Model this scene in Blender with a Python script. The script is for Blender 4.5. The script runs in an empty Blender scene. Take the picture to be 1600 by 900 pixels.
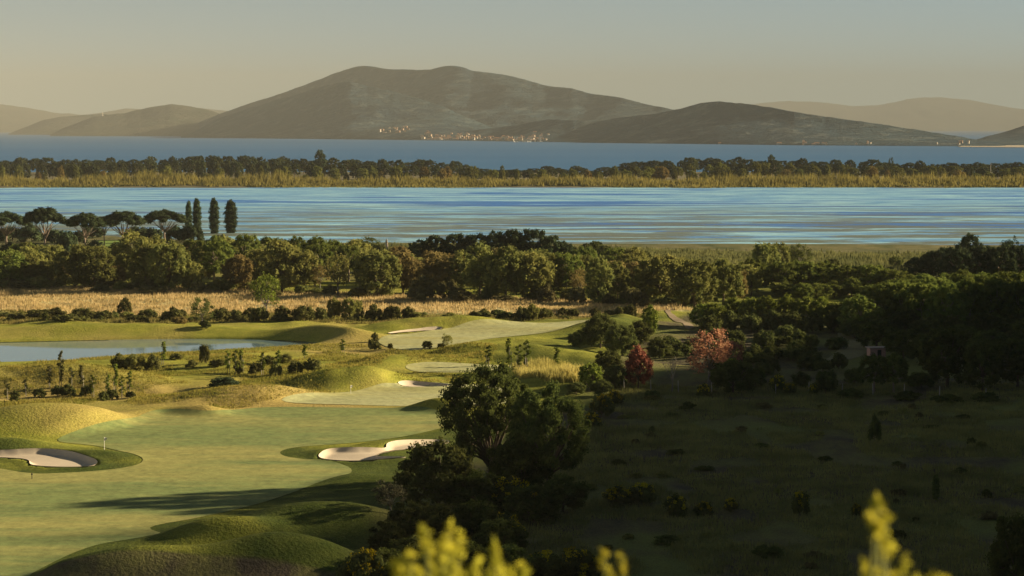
import bpy, math, random
import numpy as np
from mathutils import Vector
rnd = random.Random(7)
rng = np.random.default_rng(11)
SC = bpy.context.scene
COL = SC.collection
# ------------------------------------------------------------------ camera
F = 3608.0; CAMZ = 45.0; HOR = 200.0
PITCH = math.atan((450 - HOR) / F)
cam_d = bpy.data.cameras.new('camera'); cam = bpy.data.objects.new('camera', cam_d); COL.objects.link(cam)
cam.location = (0, 0, CAMZ); cam.rotation_euler = (math.pi / 2 - PITCH, 0, 0)
cam_d.sensor_width = 36; cam_d.lens = F / 1600 * 36; cam_d.clip_start = 0.3; cam_d.clip_end = 120000
cam_d.dof.use_dof = True; cam_d.dof.focus_distance = 420; cam_d.dof.aperture_fstop = 4.0
SC.camera = cam
# ------------------------------------------------------------------ sky, sun, exposure
SUN_AZ, SUN_EL = math.radians(72), math.radians(16.5)      # azimuth clockwise from +Y (the view)
W = bpy.data.worlds.new('World'); SC.world = W; W.use_nodes = True
wn = W.node_tree.nodes; wl = W.node_tree.links; wn.clear()
sky = wn.new('ShaderNodeTexSky'); sky.sky_type = 'NISHITA'; sky.sun_disc = False
sky.sun_elevation = SUN_EL; sky.sun_rotation = SUN_AZ; sky.altitude = 50
sky.air_density = 0.24; sky.dust_density = 0.1; sky.ozone_density = 0.0
bg = wn.new('ShaderNodeBackground'); bg.inputs['Strength'].default_value = 0.05
wo = wn.new('ShaderNodeOutputWorld')
tint = wn.new('ShaderNodeMix'); tint.data_type = 'RGBA'; tint.blend_type = 'MULTIPLY'; tint.inputs[0].default_value = 1
tint.inputs[7].default_value = (.76, .83, .64, 1); wl.new(sky.outputs[0], tint.inputs[6]); wl.new(tint.outputs[2], bg.inputs[0]); wl.new(bg.outputs[0], wo.inputs[0])
sd = bpy.data.lights.new('sun', 'SUN'); sd.energy = 5.0; sd.angle = math.radians(1.4); sd.color = (1.0, 0.80, 0.50)
sun = bpy.data.objects.new('sun', sd); COL.objects.link(sun); sun.location = (300, 0, 300)
sv = Vector((math.sin(SUN_AZ) * math.cos(SUN_EL), math.cos(SUN_AZ) * math.cos(SUN_EL), math.sin(SUN_EL)))
sun.rotation_euler = (-sv).to_track_quat('-Z', 'Y').to_euler()
SC.view_settings.view_transform = 'Standard'; SC.view_settings.look = 'None'; SC.view_settings.gamma = 1
SC.view_settings.exposure = 1.72; SC.view_settings.use_curve_mapping = False

# ------------------------------------------------------------------ numeric helpers
def P(px, py, z=2.0):
    """ground point that a photo pixel shows"""
    u = (px - 800) / F; v = (450 - py) / F
    dy = math.cos(PITCH) + v * math.sin(PITCH); dz = -math.sin(PITCH) + v * math.cos(PITCH)
    t = (z - CAMZ) / dz
    return u * t, dy * t
def sstep(a, b, x):
    t = np.clip((x - a) / (b - a), 0, 1); return t * t * (3 - 2 * t)
_tab = np.random.default_rng(3).random(65536)
def vnoise(x, y, seed=0):
    x = np.asarray(x, float); y = np.asarray(y, float)
    xi = np.floor(x).astype(np.int64); yi = np.floor(y).astype(np.int64); fx = x - xi; fy = y - yi
    fx = fx * fx * (3 - 2 * fx); fy = fy * fy * (3 - 2 * fy)
    def g(a, b): return _tab[(a * 73856093 ^ b * 19349663 ^ seed * 83492791) & 65535]
    return (g(xi, yi) * (1 - fx) + g(xi + 1, yi) * fx) * (1 - fy) + (g(xi, yi + 1) * (1 - fx) + g(xi + 1, yi + 1) * fx) * fy
def fbm(x, y, oct=4, seed=0):
    s = 0; a = 1; n = 0
    for i in range(oct):
        s = s + a * (vnoise(x * 2 ** i, y * 2 ** i, seed + i) - .5) * 2; n += a; a *= .5
    return s / n
def smooth_poly(pts, sub=6):
    p = np.array(pts, float); n = len(p); out = []
    for i in range(n):
        a, b, c, d = p[i - 1], p[i], p[(i + 1) % n], p[(i + 2) % n]
        for k in range(sub):
            t = k / sub
            out.append(.5 * ((2 * b) + (c - a) * t + (2 * a - 5 * b + 4 * c - d) * t * t + (3 * b - a - 3 * c + d) * t ** 3))
    return np.array(out)
def sdf(poly, x, y, near=False):
    x = np.asarray(x, float).ravel(); y = np.asarray(y, float).ravel()
    d = np.full(x.shape, 1e9); ins = np.zeros(x.shape, bool); nx = x.copy(); ny = y.copy()
    n = len(poly)
    for i in range(n):
        ax, ay = poly[i]; bx, by = poly[(i + 1) % n]
        ex, ey = bx - ax, by - ay; L = ex * ex + ey * ey + 1e-12
        t = np.clip(((x - ax) * ex + (y - ay) * ey) / L, 0, 1)
        qx = ax + t * ex; qy = ay + t * ey; dd = (x - qx) ** 2 + (y - qy) ** 2
        m = dd < d; d = np.where(m, dd, d); nx = np.where(m, qx, nx); ny = np.where(m, qy, ny)
        c = ((ay > y) != (by > y)) & (x < (bx - ax) * (y - ay) / (by - ay + 1e-12) + ax); ins ^= c
    d = np.sqrt(d); d = np.where(ins, -d, d)
    return (d, nx, ny) if near else d
def pxpoly(pts, z=2.0, sub=6): return smooth_poly([P(a, b, z) for a, b in pts], sub)

# ------------------------------------------------------------------ terrain layout
FAIR = {
 'main': pxpoly([(-90, 990), (30, 930), (66, 890), (150, 853), (248, 838), (236, 823), (310, 808), (400, 786), (480, 760), (546, 740), (532, 724), (445, 712), (455, 700), (560, 691), (640, 680), (700, 664), (700, 648), (560, 640), (400, 640), (330, 651), (245, 648), (185, 668), (90, 688), (160, 698), (222, 716), (190, 730), (60, 738), (-90, 735)]),
 'green': pxpoly([(440, 633), (540, 616), (620, 605), (700, 601), (800, 606), (800, 628), (700, 636), (560, 636)]),
 'tee': pxpoly([(636, 576), (700, 572), (800, 573), (770, 582), (660, 583)]),
 'far': pxpoly([(600, 530), (680, 518), (760, 511), (920, 507), (945, 512), (880, 521), (780, 528), (700, 541), (640, 548), (598, 540)]),
}
BUNK = {
 'left': pxpoly([(-60, 710), (20, 708), (80, 707), (130, 713), (152, 722), (140, 729), (90, 730), (50, 727), (35, 718), (-60, 714)]),
 'right': pxpoly([(498, 713), (515, 707), (560, 706), (600, 704), (608, 698), (650, 692), (690, 690), (700, 696), (650, 702), (600, 710), (588, 714), (630, 716), (625, 720), (560, 722), (510, 719)]),
 'far': pxpoly([(608, 520), (640, 517), (688, 515), (682, 518), (640, 520.5), (614, 521.5)]),
 'mid': pxpoly([(622, 604), (645, 601), (700, 603), (690, 607), (640, 608)]),
}
POND = pxpoly([(-130, 537), (0, 534), (250, 529), (400, 530), (488, 534), (474, 539), (385, 546), (250, 553), (120, 561), (0, 565), (-130, 567)], 1.2)
SCRUB = np.array([P(*q) for q in [(520, 1000), (560, 880), (640, 770), (880, 640), (950, 570), (1035, 505), (1090, 490), (1800, 490), (1800, 1000)]])
STRAW = np.array([P(*q) for q in [(-200, 446), (300, 450), (700, 462), (1000, 470), (1090, 485), (1000, 492), (650, 492), (300, 490), (-200, 487)]])
# mounds: photo x, y, half width along x (m), half depth (m), height (m), turn (deg)
MOUNDS = [(300, 880, 13, 5.5, 3.0, 4), (470, 872, 7, 5, 2.6, 0), (500, 800, 10, 5.5, 3.0, 6), (350, 826, 6.5, 3.0, 2.0, -4), (150, 905, 8, 4, 1.0, 0),
 (70, 646, 13, 9, 3.6, 10), (0, 690, 8, 4, 1.6, 0), (-10, 752, 5, 3, 1.3, 0), (90, 703, 9, 2.2, .8, -4), (200, 714, 4, 3, .3, 0),
 (40, 582, 13, 8, 2.4, 0), (170, 590, 10, 6, 1.0, 0), (300, 640, 9, 5, 1.6, -10), (420, 612, 14, 8, 2.4, 0), (560, 586, 10, 7, 3.0, 0), (500, 574, 9, 8, 1.3, 0),
 (640, 560, 10, 9, 2.0, 10), (555, 697, 5.0, 2.4, 1.5, 0), (640, 686, 6, 3.0, 1.5, 15), (690, 632, 5, 3, 1.7, 0), (680, 597, 4.5, 3, 1.9, 0),
 (610, 714, 4, 1.8, .8, 0), (540, 640, 14, 2.5, .7, 4), (480, 512, 10, 7, 2.8, 0), (570, 520, 9, 6, 1.6, 0), (680, 497, 13, 9, 4.0, 0), (780, 500, 12, 8, 3.2, 0), (890, 500, 13, 8, 3.8, 0), (950, 498, 10, 8, 2.5, 0),
 (470, 523, 8, 4, 1.6, 0), (150, 510, 28, 8, 1.6, 0), (860, 548, 12, 7, 2.0, 0), (800, 556, 10, 6, 1.6, 0), (730, 548, 8, 5, 1.8, 0), (930, 560, 9, 6, 1.6, 0), (880, 590, 9, 7, 1.8, 0), (560, 745, 6, 5, .8, 0)]
MW = []
for px, py, sx, sy, a, r in MOUNDS:
    X, Y = P(px, py, 2.0 + a * .6); MW.append((X, Y, sx, sy, a, math.radians(r)))
_cy = [-200, 150, 316, 396, 460, 528, 564, 615, 684, 740, 800, 2000]
_ch = [62, 74, 79, 75, 68, 52, 40, 30, 16, 5, 0, 0]
def shoreY(x): return 905 - .09 * x + 14 * fbm(x / 90, x * 0 + 3.3, 3, 5) - 70 * sstep(-60, -230, x) * -1
def height(x, y):
    x = np.asarray(x, float); y = np.asarray(y, float); sh = x.shape
    x = x.ravel(); y = y.ravel()
    z = 2.0 + .3 * fbm(x / 45, y / 45, 3, 1)
    bd = {k: sdf(pl, x, y) for k, pl in BUNK.items()}
    gm = sstep(330, 370, y) * (1 - sstep(560, 600, y)) * (1 - sstep(10, 40, x - .12 * (y - 350)))
    rough = np.ones_like(z); fl = np.ones_like(z)
    for k, pl in FAIR.items():
        df = sdf(pl, x, y); rough *= sstep(-1, 6, df); fl *= .12 + .88 * (sstep(-3.0, 3.2, df) if k == 'main' else sstep(-3.5, 5, df))
    for k, df in bd.items(): fl *= (sstep(-1, 15, df) if k == 'far' else .25 + .75 * sstep(-1, 3.5, df))
    dp = sdf(POND, x, y); z += gm * rough * (.15 + .85 * sstep(3, 30, dp)) * (1.1 * fbm(x / 17, y / 17, 3, 2) + .25 * fbm(x / 4, y / 4, 2, 8))
    for X, Y, sx, sy, a, r in MW:
        c, s = math.cos(r), math.sin(r); dx = x - X; dy = y - Y
        u = (dx * c + dy * s) / sx; v = (-dx * s + dy * c) / sy
        z += fl * a * np.exp(-(np.abs(u) ** 2.4 + np.abs(v) ** 2.2))
    sc = sdf(SCRUB, x, y)
    z += sstep(0, -12, sc) * (.35 * fbm(x / 9, y / 9, 3, 12))
    for k, pl in BUNK.items():
        d = bd[k]
        z += .22 * np.exp(-(np.maximum(d, 0) / 1.2) ** 2) * (d > -0.05) - .36 * sstep(0.1, -.9, d)
    d = dp
    z = np.where(d < 9, z + (1.25 - z) * sstep(9, -.5, d), z); z -= 1.6 * sstep(2.0, -1.2, d)
    t = sstep(-45, 8, y - shoreY(x)); z = z * (1 - t) - 1.4 * t
    ch = np.where(y > 0, 43.3 - .24 * y, 43.3 - .08 * y) + .25 * fbm(x / 3, y / 3, 3, 20) * sstep(3, 10, np.abs(y))
    z = np.maximum(z, ch)
    foot = .235 * np.maximum(y, 0) + 13
    cr = np.interp(y, _cy, _ch) * (1 + .07 * fbm(y / 22, x / 60, 4, 31))
    tt = np.clip((x - foot) / np.maximum(235 - foot, 30), 0, 1); rise = cr * (tt * tt * (3 - 2 * tt))
    z = np.maximum(z, np.where(x > foot, z + rise * (1 - np.clip(z / 60, 0, 1)), z))
    return z.reshape(sh)
def gh(x, y): return float(height(np.array([x]), np.array([y]))[0])
def place(px, py):
    z = 2.0
    for i in range(4):
        X, Y = P(px, py, z); z = gh(X, Y)
    return X, Y, z

# ------------------------------------------------------------------ object helpers
def mesh_from(name, v, f, mats=(), mi=None, smooth=False):
    me = bpy.data.meshes.new(name); v = np.asarray(v, np.float32); f = np.asarray(f, np.int32)
    me.vertices.add(len(v)); me.vertices.foreach_set('co', v.ravel())
    k = f.shape[1]; me.loops.add(f.size); me.loops.foreach_set('vertex_index', f.ravel())
    me.polygons.add(len(f)); me.polygons.foreach_set('loop_start', np.arange(0, f.size, k, dtype=np.int32))
    me.polygons.foreach_set('loop_total', np.full(len(f), k, np.int32))
    if mi is not None: me.polygons.foreach_set('material_index', np.asarray(mi, np.int32))
    me.polygons.foreach_set('use_smooth', np.full(len(f), smooth))
    for m in mats: me.materials.append(m)
    me.update(); me.validate(); return me
def obj(name, me, parent=None, loc=None):
    o = bpy.data.objects.new(name, me); COL.objects.link(o)
    if parent: o.parent = parent
    if loc: o.location = loc
    return o
def tag(o, label=None, cat=None, group=None, kind=None):
    if label: o['label'] = label
    if cat: o['category'] = cat
    if group: o['group'] = group
    if kind: o['kind'] = kind
    return o
class MB:
    """collects quads / tris (tris stored as quads with a repeated corner dropped at build)"""
    def __init__(s): s.v = []; s.t = []
    def add(s, v, t):
        o = len(s.v); s.v += [tuple(q) for q in v]; s.t += [tuple(i + o for i in q) for q in t]
    def box(s, x0, x1, y0, y1, z0, z1):
        v = [(x, y, z) for z in (z0, z1) for x, y in ((x0, y0), (x1, y0), (x1, y1), (x0, y1))]
        q = [(0, 3, 2, 1), (4, 5, 6, 7), (0, 1, 5, 4), (1, 2, 6, 5), (2, 3, 7, 6), (3, 0, 4, 7)]
        s.add(v, [t for a, b, c, d in q for t in ((a, b, c), (a, c, d))])
    def tube(s, pts, rad, n=6, cap=True):
        pts = [Vector(p) for p in pts]; rings = []
        for i, p in enumerate(pts):
            d = (pts[min(i + 1, len(pts) - 1)] - pts[max(i - 1, 0)]).normalized()
            a = d.orthogonal().normalized(); b = d.cross(a)
            rings.append([p + (a * math.cos(2 * math.pi * k / n) + b * math.sin(2 * math.pi * k / n)) * rad[i] for k in range(n)])
        v = [q for r in rings for q in r]; t = []
        for i in range(len(pts) - 1):
            for k in range(n):
                a, b = i * n + k, i * n + (k + 1) % n; t += [(a, b, b + n), (a, b + n, a + n)]
        if cap:
            t += [(0, k + 1, k) for k in range(1, n - 1)]
            o = (len(pts) - 1) * n; t += [(o, o + k, o + k + 1) for k in range(1, n - 1)]
        s.add(v, t)
    def mesh(s, name, mat, smooth=False): return mesh_from(name, s.v, s.t, [mat], smooth=smooth)

# ------------------------------------------------------------------ materials
def newmat(name):
    m = bpy.data.materials.new(name); m.use_nodes = True; nt = m.node_tree; nt.nodes.clear()
    out = nt.nodes.new('ShaderNodeOutputMaterial'); return m, nt, out
def nd(nt, t, **kw):
    n = nt.nodes.new(t)
    for k, v in kw.items(): setattr(n, k, v)
    return n
def noise(nt, scale, detail=4, rough=.55, stretch=None, vec=None, rotz=0, dist=0):
    tc = nd(nt, 'ShaderNodeTexCoord'); src = vec or tc.outputs['Object']
    mp = nd(nt, 'ShaderNodeMapping'); nt.links.new(src, mp.inputs[0])
    if stretch: mp.inputs['Scale'].default_value = stretch
    mp.inputs['Rotation'].default_value = (0, 0, rotz)
    n = nd(nt, 'ShaderNodeTexNoise'); nt.links.new(mp.outputs[0], n.inputs['Vector'])
    n.inputs['Scale'].default_value = scale; n.inputs['Detail'].default_value = detail; n.inputs['Roughness'].default_value = rough
    n.inputs['Distortion'].default_value = dist
    return n.outputs['Fac']
def ramp(nt, fac, stops, interp='LINEAR'):
    r = nd(nt, 'ShaderNodeValToRGB'); r.color_ramp.interpolation = interp; e = r.color_ramp.elements
    while len(e) < len(stops): e.new(.5)
    for i, (p, c) in enumerate(stops): e[i].position = p; e[i].color = (c[0], c[1], c[2], 1) if not isinstance(c, (int, float)) else (c, c, c, 1)
    nt.links.new(fac, r.inputs[0]); return r.outputs[0]
def mix(nt, fac, a, b, mode='MIX'):
    m = nd(nt, 'ShaderNodeMix', data_type='RGBA', blend_type=mode)
    for sock, v in ((m.inputs[0], fac), (m.inputs[6], a), (m.inputs[7], b)):
        if isinstance(v, (int, float)): sock.default_value = v
        elif isinstance(v, tuple): sock.default_value = (*v, 1)
        else: nt.links.new(v, sock)
    return m.outputs[2]
def attr(nt, name):
    a = nd(nt, 'ShaderNodeAttribute'); a.attribute_name = name; return a
def bump(nt, h, strength, dist):
    b = nd(nt, 'ShaderNodeBump'); b.inputs['Strength'].default_value = strength; b.inputs['Distance'].default_value = dist
    nt.links.new(h, b.inputs['Height']); return b.outputs[0]
def principled(nt, out, col, rough=.9, spec=.2, normal=None):
    p = nd(nt, 'ShaderNodeBsdfPrincipled')
    if isinstance(col, tuple): p.inputs['Base Color'].default_value = (*col, 1)
    else: nt.links.new(col, p.inputs['Base Color'])
    if isinstance(rough, (int, float)): p.inputs['Roughness'].default_value = rough
    else: nt.links.new(rough, p.inputs['Roughness'])
    p.inputs['Specular IOR Level'].default_value = spec
    if normal: nt.links.new(normal, p.inputs['Normal'])
    nt.links.new(p.outputs[0], out.inputs[0]); return p
def plain(name, col, rough=.8, var=.25, scale=3, spec=.2):
    m, nt, out = newmat(name); n = noise(nt, scale, 4)
    c = mix(nt, n, tuple(max(0, k * (1 - var)) for k in col), tuple(k * (1 + var) for k in col))
    principled(nt, out, c, rough, spec); return m
def leafmat(name, a, b, trans=.25, scale=.6, dark=None):
    m, nt, out = newmat(name); n = noise(nt, scale, 3)
    c = mix(nt, ramp(nt, n, [(.35, 0.), (.65, 1.)]), a, b)
    oi = nd(nt, 'ShaderNodeObjectInfo')
    v = ramp(nt, oi.outputs['Random'], [(0, .72), (1, 1.25)]); c = mix(nt, 1.0, c, v, 'MULTIPLY')
    h = nd(nt, 'ShaderNodeHueSaturation'); nt.links.new(c, h.inputs['Color'])
    mr = nd(nt, 'ShaderNodeMapRange'); mr.inputs[3].default_value = .485; mr.inputs[4].default_value = .503
    nt.links.new(oi.outputs['Random'], mr.inputs[0]); nt.links.new(mr.outputs[0], h.inputs['Hue'])
    d = nd(nt, 'ShaderNodeBsdfDiffuse'); t = nd(nt, 'ShaderNodeBsdfTranslucent'); x = nd(nt, 'ShaderNodeMixShader')
    nt.links.new(h.outputs[0], d.inputs[0]); nt.links.new(h.outputs[0], t.inputs[0]); x.inputs[0].default_value = trans
    nt.links.new(d.outputs[0], x.inputs[1]); nt.links.new(t.outputs[0], x.inputs[2]); nt.links.new(x.outputs[0], out.inputs[0]); return m
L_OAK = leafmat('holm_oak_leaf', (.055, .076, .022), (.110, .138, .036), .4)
L_PINE = leafmat('pine_needle', (.085, .120, .030), (.165, .195, .044), .45)
L_DARK = leafmat('dark_needle', (.032, .048, .026), (.058, .080, .036), .25)
L_OLIVE = leafmat('olive_leaf', (.145, .162, .048), (.245, .240, .070), .5)
L_GOLD = leafmat('tawny_leaf', (.175, .150, .055), (.265, .215, .080), .4)
L_GREEN = leafmat('fresh_leaf', (.090, .125, .022), (.170, .205, .035), .35)
L_SHRUB = leafmat('scrub_leaf', (.062, .078, .026), (.118, .134, .040), .35)
L_RED = leafmat('red_leaf', (.22, .085, .055), (.38, .17, .10), .4)
L_PINK = leafmat('salmon_leaf', (.44, .23, .14), (.60, .37, .19), .4)
L_FLOW = leafmat('broom_flower', (.36, .30, .012), (.58, .48, .02), .3)
L_BUD = leafmat('bud_leaf', (.34, .34, .04), (.60, .55, .07), .35, 20)
L_GREY = leafmat('grey_twig', (.085, .088, .05), (.14, .135, .08), .1)
BARK = plain('bark', (.10, .075, .055), .95, .4, 4)
BARKP = plain('pine_bark', (.21, .165, .13), .95, .4, 4)
BARKG = plain('grey_bark', (.17, .155, .14), .95, .3, 4)
SAND = plain('bunker_sand', (.50, .43, .34), .95, .12, .5)
DIRT = plain('dirt', (.21, .165, .105), .95, .35, .4)
WHITE = plain('white_paint', (.8, .78, .74), .5, .04)
WOODP = plain('weathered_post', (.34, .31, .27), .9, .25)
BLACKP = plain('black_paint', (.03, .03, .03), .5, .1)

def m_ground():
    m, nt, out = newmat('ground_cover'); z = attr(nt, 'zones'); sep = nd(nt, 'ShaderNodeSeparateColor'); nt.links.new(z.outputs['Color'], sep.inputs[0])
    dry = attr(nt, 'dry').outputs['Fac']
    n1 = noise(nt, .35, 6, .65); n2 = noise(nt, .06, 4); n3 = noise(nt, 2.2, 3, .7)
    green = mix(nt, ramp(nt, n1, [(.3, 0.), (.7, 1.)]), (.170, .190, .028), (.295, .290, .050))
    tan = mix(nt, ramp(nt, n3, [(.3, 0.), (.7, 1.)]), (.26, .205, .065), (.44, .345, .12))
    fac = nd(nt, 'ShaderNodeMath', operation='ADD'); nt.links.new(dry, fac.inputs[0]); nt.links.new(n2, fac.inputs[1])
    rough = mix(nt, ramp(nt, fac.outputs[0], [(.48, 0.), (.95, 1.)]), green, tan)
    rough = mix(nt, ramp(nt, fac.outputs[0], [(.12, 1.), (.40, 0.)]), rough, mix(nt, ramp(nt, n1, [(.3, 0.), (.7, 1.)]), (.045, .068, .014), (.095, .115, .024)))  # deep green end: longer grass, with shade put into its colour
    straw = mix(nt, ramp(nt, noise(nt, .5, 6, .7, (1, .5, 1)), [(.35, 0.), (.65, 1.)]), (.36, .315, .14), (.62, .56, .31))
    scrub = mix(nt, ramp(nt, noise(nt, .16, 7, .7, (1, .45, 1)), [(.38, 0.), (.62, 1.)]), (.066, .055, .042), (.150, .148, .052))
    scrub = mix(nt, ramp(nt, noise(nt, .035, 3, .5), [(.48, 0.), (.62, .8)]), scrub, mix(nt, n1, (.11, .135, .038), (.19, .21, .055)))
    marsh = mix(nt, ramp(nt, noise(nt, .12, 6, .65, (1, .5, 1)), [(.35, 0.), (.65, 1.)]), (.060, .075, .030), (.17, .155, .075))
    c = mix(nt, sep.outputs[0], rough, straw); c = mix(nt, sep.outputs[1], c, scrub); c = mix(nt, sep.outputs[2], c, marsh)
    g = ramp(nt, noise(nt, 5.0, 4, .8, (1, .45, 1)), [(.3, .62), (.7, 1.3)]); c = mix(nt, 1.0, c, g, 'MULTIPLY')
    principled(nt, out, c, .95, .05, bump(nt, n3, .8, .2)); return m
def m_fairway(name, a, b, c2):
    m, nt, out = newmat(name)
    n = noise(nt, .10, 5, .6, (.45, 1.3, 1)); k = noise(nt, .9, 5, .65, (.4, 1.2, 1))
    c = mix(nt, ramp(nt, n, [(.35, 0.), (.65, 1.)]), a, b); c = mix(nt, ramp(nt, k, [(.42, 0.), (.72, .8)]), c, c2)
    sun_streak = noise(nt, .045, 5, .65, (.35, 1.5, 1), rotz=math.radians(8)); c = mix(nt, ramp(nt, sun_streak, [(.46, 0.), (.60, .7)]), c, (.31, .285, .095))  # wide yellow streaks: sunlit patches put into the turf colour
    g = ramp(nt, noise(nt, 1.3, 6, .82, (.55, .45, 1)), [(.3, .62), (.7, 1.35)]); c = mix(nt, 1.0, c, g, 'MULTIPLY')
    principled(nt, out, c, .9, .12, bump(nt, noise(nt, 3, 3), .25, .03)); return m
M_GROUND = m_ground()
M_FAIR = m_fairway('mown_fairway', (.132, .180, .064), (.172, .215, .074), (.215, .232, .082))
M_GREEN = m_fairway('mown_green', (.30, .32, .16), (.34, .35, .18), (.37, .36, .20))

# ------------------------------------------------------------------ ground sheet
def lines(spec):
    out = [spec[0][0]]
    for a, b, st in spec:
        n = max(1, int(round((b - a) / st))); out += list(np.linspace(a, b, n + 1)[1:])
    return np.array(out)
gx = lines([(-420, -140, 10), (-140, -80, 1.3), (-80, 80, .62), (80, 150, 1.3), (150, 420, 9)])
gy = lines([(-140, 200, 9), (200, 350, .72), (350, 600, 1.1), (600, 1010, 3)])
GX, GY = np.meshgrid(gx, gy); GZ = height(GX, GY)
for k_, pl_ in BUNK.items(): GZ -= .35 * sstep(-.05, -.7, sdf(pl_, GX, GY)).reshape(GX.shape)
for k_, pl_ in FAIR.items(): GZ -= .10 * sstep(-.3, -1.2, sdf(pl_, GX, GY)).reshape(GX.shape)
def gridfaces(ny, nx):
    i = np.arange(ny * nx).reshape(ny, nx)
    return np.stack([i[:-1, :-1], i[:-1, 1:], i[1:, 1:], i[1:, :-1]], -1).reshape(-1, 4)
me = mesh_from('ground', np.stack([GX, GY, GZ], -1).reshape(-1, 3), gridfaces(*GX.shape), [M_GROUND], smooth=True)
wob = 3 * fbm(GX / 8, GY / 8, 3, 40).ravel()
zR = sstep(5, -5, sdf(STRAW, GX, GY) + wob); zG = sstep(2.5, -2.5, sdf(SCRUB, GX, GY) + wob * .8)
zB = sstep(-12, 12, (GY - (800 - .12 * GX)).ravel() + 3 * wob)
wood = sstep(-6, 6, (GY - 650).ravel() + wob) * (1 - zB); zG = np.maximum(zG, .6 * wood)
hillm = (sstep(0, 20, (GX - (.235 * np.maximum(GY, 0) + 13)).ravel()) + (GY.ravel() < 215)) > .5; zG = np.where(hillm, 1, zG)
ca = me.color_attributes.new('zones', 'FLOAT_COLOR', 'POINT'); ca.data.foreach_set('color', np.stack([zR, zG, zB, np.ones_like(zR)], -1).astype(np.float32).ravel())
dr = np.zeros(GX.size)
for px, py, r, a in [(80, 655, 19, .14), (330, 830, 6, .3), (60, 590, 22, .40), (430, 620, 18, .36), (250, 600, 16, .25), (560, 522, 16, .4), (160, 505, 30, .12), (480, 620, 12, .2)]:
    X, Y = P(px, py, 4); dr += a * np.exp(-((GX.ravel() - X) ** 2 + .6 * (GY.ravel() - Y) ** 2) / r ** 2)
near = (1 - sstep(300, 335, GY.ravel())); dr -= .35 * near; dr -= .25 * sstep(-25, 5, GX.ravel() - .1 * (GY.ravel() - 330))  # near rough pushed to deep green, hill shade put into the colour
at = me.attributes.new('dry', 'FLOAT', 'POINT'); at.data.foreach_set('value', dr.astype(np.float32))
tag(obj('ground', me), kind='structure')

def sheet(name, poly, mat, res=.55, off=.05, grow=0., zf=None):
    x0, y0 = poly.min(0) - 2; x1, y1 = poly.max(0) + 2
    X, Y = np.meshgrid(np.arange(x0, x1, res), np.arange(y0, y1, res)); d, nx, ny = sdf(poly, X, Y, True)
    x = X.ravel().copy(); y = Y.ravel().copy(); d = d - grow; o = d > 0; x[o] = nx[o]; y[o] = ny[o]
    f = gridfaces(*X.shape); keep = (d[f] < 0).any(1) & (d[f] < res * 1.5).all(1); f = f[keep]
    u, inv = np.unique(f, return_inverse=True); x = x[u]; y = y[u]; f = inv.reshape(f.shape)
    z = (height(x, y) if zf is None else np.full(x.shape, zf)) + off
    return obj(name, mesh_from(name, np.stack([x, y, z], -1), f, [mat], smooth=True))
tag(sheet('fairway', FAIR['main'], M_FAIR), kind='structure')
tag(sheet('putting_green', FAIR['green'], M_GREEN), kind='structure')
tag(sheet('tee_lawn', FAIR['tee'], M_GREEN), kind='structure')
tag(sheet('fairway', FAIR['far'], M_GREEN, .8, .08), kind='structure')
for k in BUNK: tag(sheet('sand_bunker', BUNK[k], SAND, .4 if k != 'far' else .7, .07 if k != 'far' else .12, -.3 if k != 'far' else 0), kind='structure')
tag(sheet('dirt_track', pxpoly([(1040, 483), (1056, 480), (1058, 485), (1048, 492), (1078, 506), (1084, 516), (1072, 518), (1066, 508), (1042, 495)]), DIRT, 1.0, .1), kind='structure')
tag(sheet('dirt_clearing', pxpoly([(1310, 514), (1345, 512), (1352, 530), (1358, 548), (1330, 560), (1290, 562), (1312, 545)]), plain('dry_grass_dirt', (.17, .155, .075), .95, .3, .5), 1.0, .1), kind='structure')
tag(sheet('lawn', pxpoly([(150, 377), (188, 376), (190, 383), (172, 386), (155, 383)]), plain('bright_lawn', (.13, .20, .03), .95, .2, .3), 2, .12), kind='structure')

# ------------------------------------------------------------------ water
def m_water(name, col, rough, spec, normal=None, ior=1.333):
    m, nt, out = newmat(name); c = col(nt) if callable(col) else col; r = rough(nt) if callable(rough) else rough
    p = principled(nt, out, c, r, spec, normal(nt) if normal else None); p.inputs['IOR'].default_value = ior; return m
def lag_col(nt):
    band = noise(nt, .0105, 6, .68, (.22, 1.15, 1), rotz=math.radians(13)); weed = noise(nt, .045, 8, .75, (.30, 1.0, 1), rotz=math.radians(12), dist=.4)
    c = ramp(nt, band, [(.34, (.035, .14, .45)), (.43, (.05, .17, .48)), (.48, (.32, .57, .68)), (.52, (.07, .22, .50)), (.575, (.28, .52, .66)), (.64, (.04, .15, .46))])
    tc = nd(nt, 'ShaderNodeTexCoord'); sp = nd(nt, 'ShaderNodeSeparateXYZ'); nt.links.new(tc.outputs['Object'], sp.inputs[0])
    near = ramp(nt, nd_map(nt, sp.outputs[1], 880, 1420), [(0, 1.), (.45, .85), (1, 0.)])
    w = ramp(nt, weed, [(.46, 0.), (.52, 1.)]); w = mix(nt, 1., w, near, 'MULTIPLY')
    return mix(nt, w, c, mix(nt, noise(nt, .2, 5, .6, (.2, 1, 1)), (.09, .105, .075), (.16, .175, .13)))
def nd_map(nt, v, a, b):
    r = nd(nt, 'ShaderNodeMapRange'); r.inputs[1].default_value = a; r.inputs[2].default_value = b; nt.links.new(v, r.inputs[0]); return r.outputs[0]
def wave(scale, st, dist, stretch):
    return lambda nt: bump(nt, noise(nt, scale, 6, .7, stretch), st, dist)
M_LAG = m_water('lagoon_water', lag_col, .4, .07, wave(.25, .7, .6, (.5, 1, 1)))
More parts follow.
